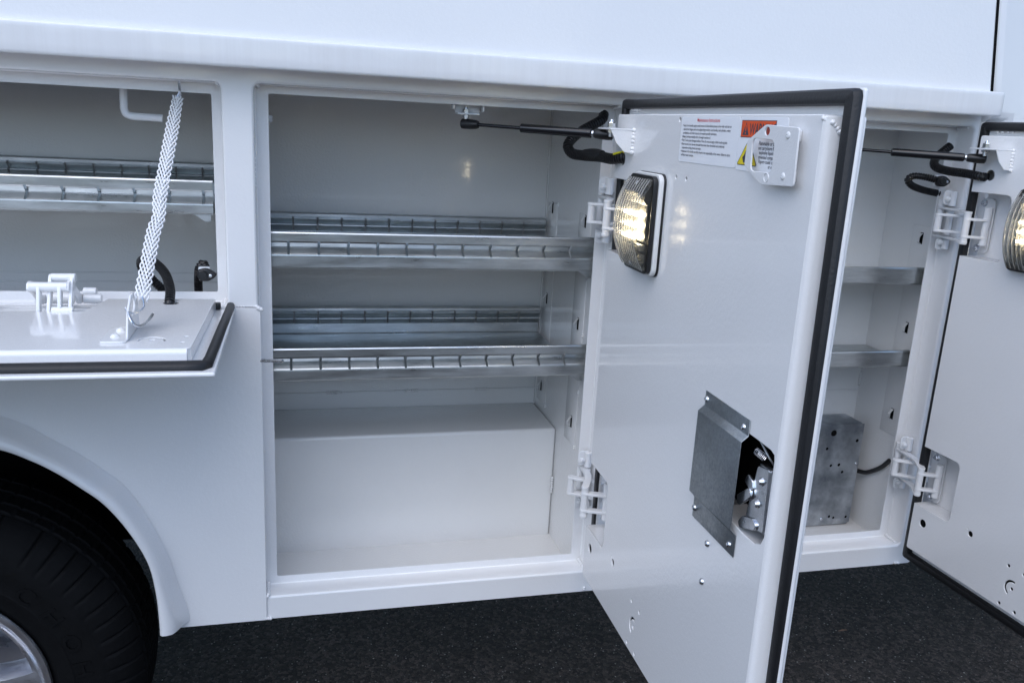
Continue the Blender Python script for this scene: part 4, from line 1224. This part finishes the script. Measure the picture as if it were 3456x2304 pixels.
# ================================================================== SHELVES
def shelf(x0, x1, yf, yb, zt, zfloor, zbt, slots, bslots, label, plain_front=False, cut=None):
    sh = empty("shelf", (x0, yf, zfloor), label=label, category='shelf', group='galvanized shelves in the compartments')
    o_ = Vector((x0, yf, zfloor))
    def strip(prof, sl, rng, name, th=0.0014, hw_=0.0021):
        xs = [x0]
        for s in sorted(q for q in sl if x0+0.004 < q < x1-0.004): xs += [s-hw_, s+hw_]
        xs.append(x1)
        bm = bmesh.new()
        cols = [[bm.verts.new(Vector((x, y, z))-o_) for y, z in prof] for x in xs]
        for i in range(len(xs)-1):
            insl = (i % 2 == 1)
            for j in range(len(prof)-1):
                if insl and rng[0] <= j < rng[1]: continue
                bm.faces.new((cols[i][j], cols[i][j+1], cols[i+1][j+1], cols[i+1][j]))
        ob = finish(bm, name, 'galv', sh, 0)
        md = ob.modifiers.new("solid", 'SOLIDIFY'); md.thickness = th; md.offset = 0
        return ob
    H = zt-zfloor
    if plain_front:
        strip([(yf+0.012, zt-0.002), (yf+0.003, zt-0.0003), (yf+0.0008, zt-0.0008), (yf, zt-0.003), (yf, zfloor+0.003), (yf+0.001, zfloor+0.0007), (yf+0.004, zfloor)], [], (0, 0), "front_rail")
        bm = bmesh.new()
        box(bm, x0, x1, yf+0.0035, yb, zfloor-0.0012, zfloor, 0)
        bmesh.ops.translate(bm, vec=-o_, verts=bm.verts)
        finish(bm, "tray", 'galv', sh)
        return sh
    fp = [(yf+0.016, zt-0.004), (yf+0.006, zt), (yf+0.0045, zt-0.0008), (yf+0.0035, zt-0.003), (yf+0.0035, zt-0.0165), (yf+0.0045, zt-0.019), (yf+0.0140, zt-0.0275), (yf+0.0142, zt-0.0295), (yf+0.0020, zt-0.0385), (yf+0.0003, zt-0.0402), (yf, zt-0.0425), (yf, zfloor+0.002), (yf+0.0015, zfloor)]
    strip(fp, slots, (4, 9), "front_rail")
    hb_ = zbt-zfloor
    bp2 = [(yb-0.001, zbt), (yb-0.010, zbt-0.001), (yb-0.0115, zbt-0.003), (yb-0.0105, zbt-0.0095), (yb-0.016, zbt-0.0115), (yb-0.0168, zbt-0.0132), (yb-0.006, zbt-0.0235), (yb-0.014, zbt-0.0255), (yb-0.0146, zbt-0.0270), (yb-0.003, zbt-0.0400), (yb-0.0025, zfloor+0.002), (yb-0.004, zfloor)]
    strip(bp2, bslots, (3, 9), "back_rail")
    bm = bmesh.new()
    box(bm, x0, x1, yf+0.0015, yb-0.004, zfloor-0.0012, zfloor, 0)
    bmesh.ops.translate(bm, vec=-o_, verts=bm.verts)
    finish(bm, "tray", 'galv', sh)
    # small end tabs under the shelf
    bm = bmesh.new()
    plate(bm, [(x1-0.004, zfloor-0.0015), (x1-0.032, zfloor-0.0015), (x1-0.014, zfloor-0.014), (x1-0.004, zfloor-0.014)], (), 0.002, 0.0004, T(0, yf+0.004, 0) @ ROTX)
    bmesh.ops.translate(bm, vec=-o_, verts=bm.verts)
    finish(bm, "end_tab", 'galv', sh)
    return sh
S = [0.0295+0.0529*k for k in range(-1, 12)]
shelf(-0.017, 0.608, 0.060, 0.425, 1.2160, 1.1520, 1.2130, [s for s in S if 0 < s < 0.60], [0.0370+0.0518*k for k in range(0, 11)], 'slotted galvanized shelf, the upper one in the middle compartment')
shelf(-0.017, 0.606, 0.060, 0.425, 1.0015, 0.9400, 1.0030, [s+0.0022 for s in S if 0 < s < 0.60], [0.0370+0.0518*k for k in range(0, 11)], 'slotted galvanized shelf, the lower one in the middle compartment')
shelf(-1.27, -0.0960, 0.070, 0.425, 1.3000, 1.2430, 1.3100, [-0.112-0.0555*k for k in range(0, 20)], [-0.145-0.052*k for k in range(0, 20)], 'slotted galvanized shelf in the left compartment behind the white strap')
shelf(0.700, 1.3975, 0.060, 0.252, 1.1660, 1.1290, 1.16, [], [], 'smooth galvanized shelf, the upper one in the front compartment', True)
shelf(0.700, 1.3975, 0.060, 0.252, 0.9795, 0.9430, 0.97, [], [], 'smooth galvanized shelf, the lower one in the front compartment', True)

# ================================================================== EQUIPMENT BOX + CABLE
eb = empty("equipment_box", (1.22, 0.18, 0.4985), label='stained galvanized steel box with punched holes on the front compartment floor', category='box')
eo = Vector((1.22, 0.18, 0.4985))
bm = bmesh.new()
box(bm, 1.00, 1.370, 0.1805, 0.2500, 0.4995, 0.7655, 0.0015)
bmesh.ops.translate(bm, vec=-eo, verts=bm.verts)
finish(bm, "casing", 'galv_box', eb)
hs = [(1.2493, 0.7452, 0.0042), (1.2921, 0.7429, 0.0080), (1.3603, 0.7212, 0.0044), (1.2799, 0.7035, 0.0038), (1.2975, 0.6591, 0.0038), (1.3197, 0.6601, 0.0042), (1.3319, 0.6407, 0.0038), (1.3144, 0.5233, 0.0036), (1.3273, 0.5191, 0.0034), (1.3624, 0.5195, 0.0036), (1.16, 0.72, 0.004)]
bm = bmesh.new()
plate(bm, rrect(1.00, 1.3735, 0.5060, 0.7645, 0.001), [circ(x, z, r, 14) for x, z, r in hs], 0.0015, 0.0003, T(0, 0.1785, 0) @ ROTX)
bmesh.ops.translate(bm, vec=-eo, verts=bm.verts)
finish(bm, "front_cover", 'galv_box', eb)
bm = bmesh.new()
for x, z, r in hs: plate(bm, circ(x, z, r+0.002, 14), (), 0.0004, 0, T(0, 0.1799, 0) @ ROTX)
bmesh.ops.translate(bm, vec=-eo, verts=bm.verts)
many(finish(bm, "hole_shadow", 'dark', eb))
for x, z in ((1.3669, 0.6616), (1.2925, 0.5187)):
    bm = bmesh.new(); screw(bm, Vector((x, 0.1775, z))-eo, (0, -1, 0), 0.0040, 0.0025); finish(bm, "cover_screw", 'steel', eb)
cb = empty("power_cable", (1.37, 0.2, 0.64), label='short black cable looping from the steel box to the compartment wall', category='cable')
bm = bmesh.new()
tube(bm, catmull([Vector(p)-Vector((1.37, 0.2, 0.64)) for p in ((1.368, 0.200, 0.640), (1.382, 0.190, 0.6370), (1.392, 0.17, 0.640), (1.395, 0.145, 0.656), (1.395, 0.12, 0.676), (1.396, 0.10, 0.700))], 8), 0.0055, 12)
finish(bm, "cable_sheath", 'black', cb)
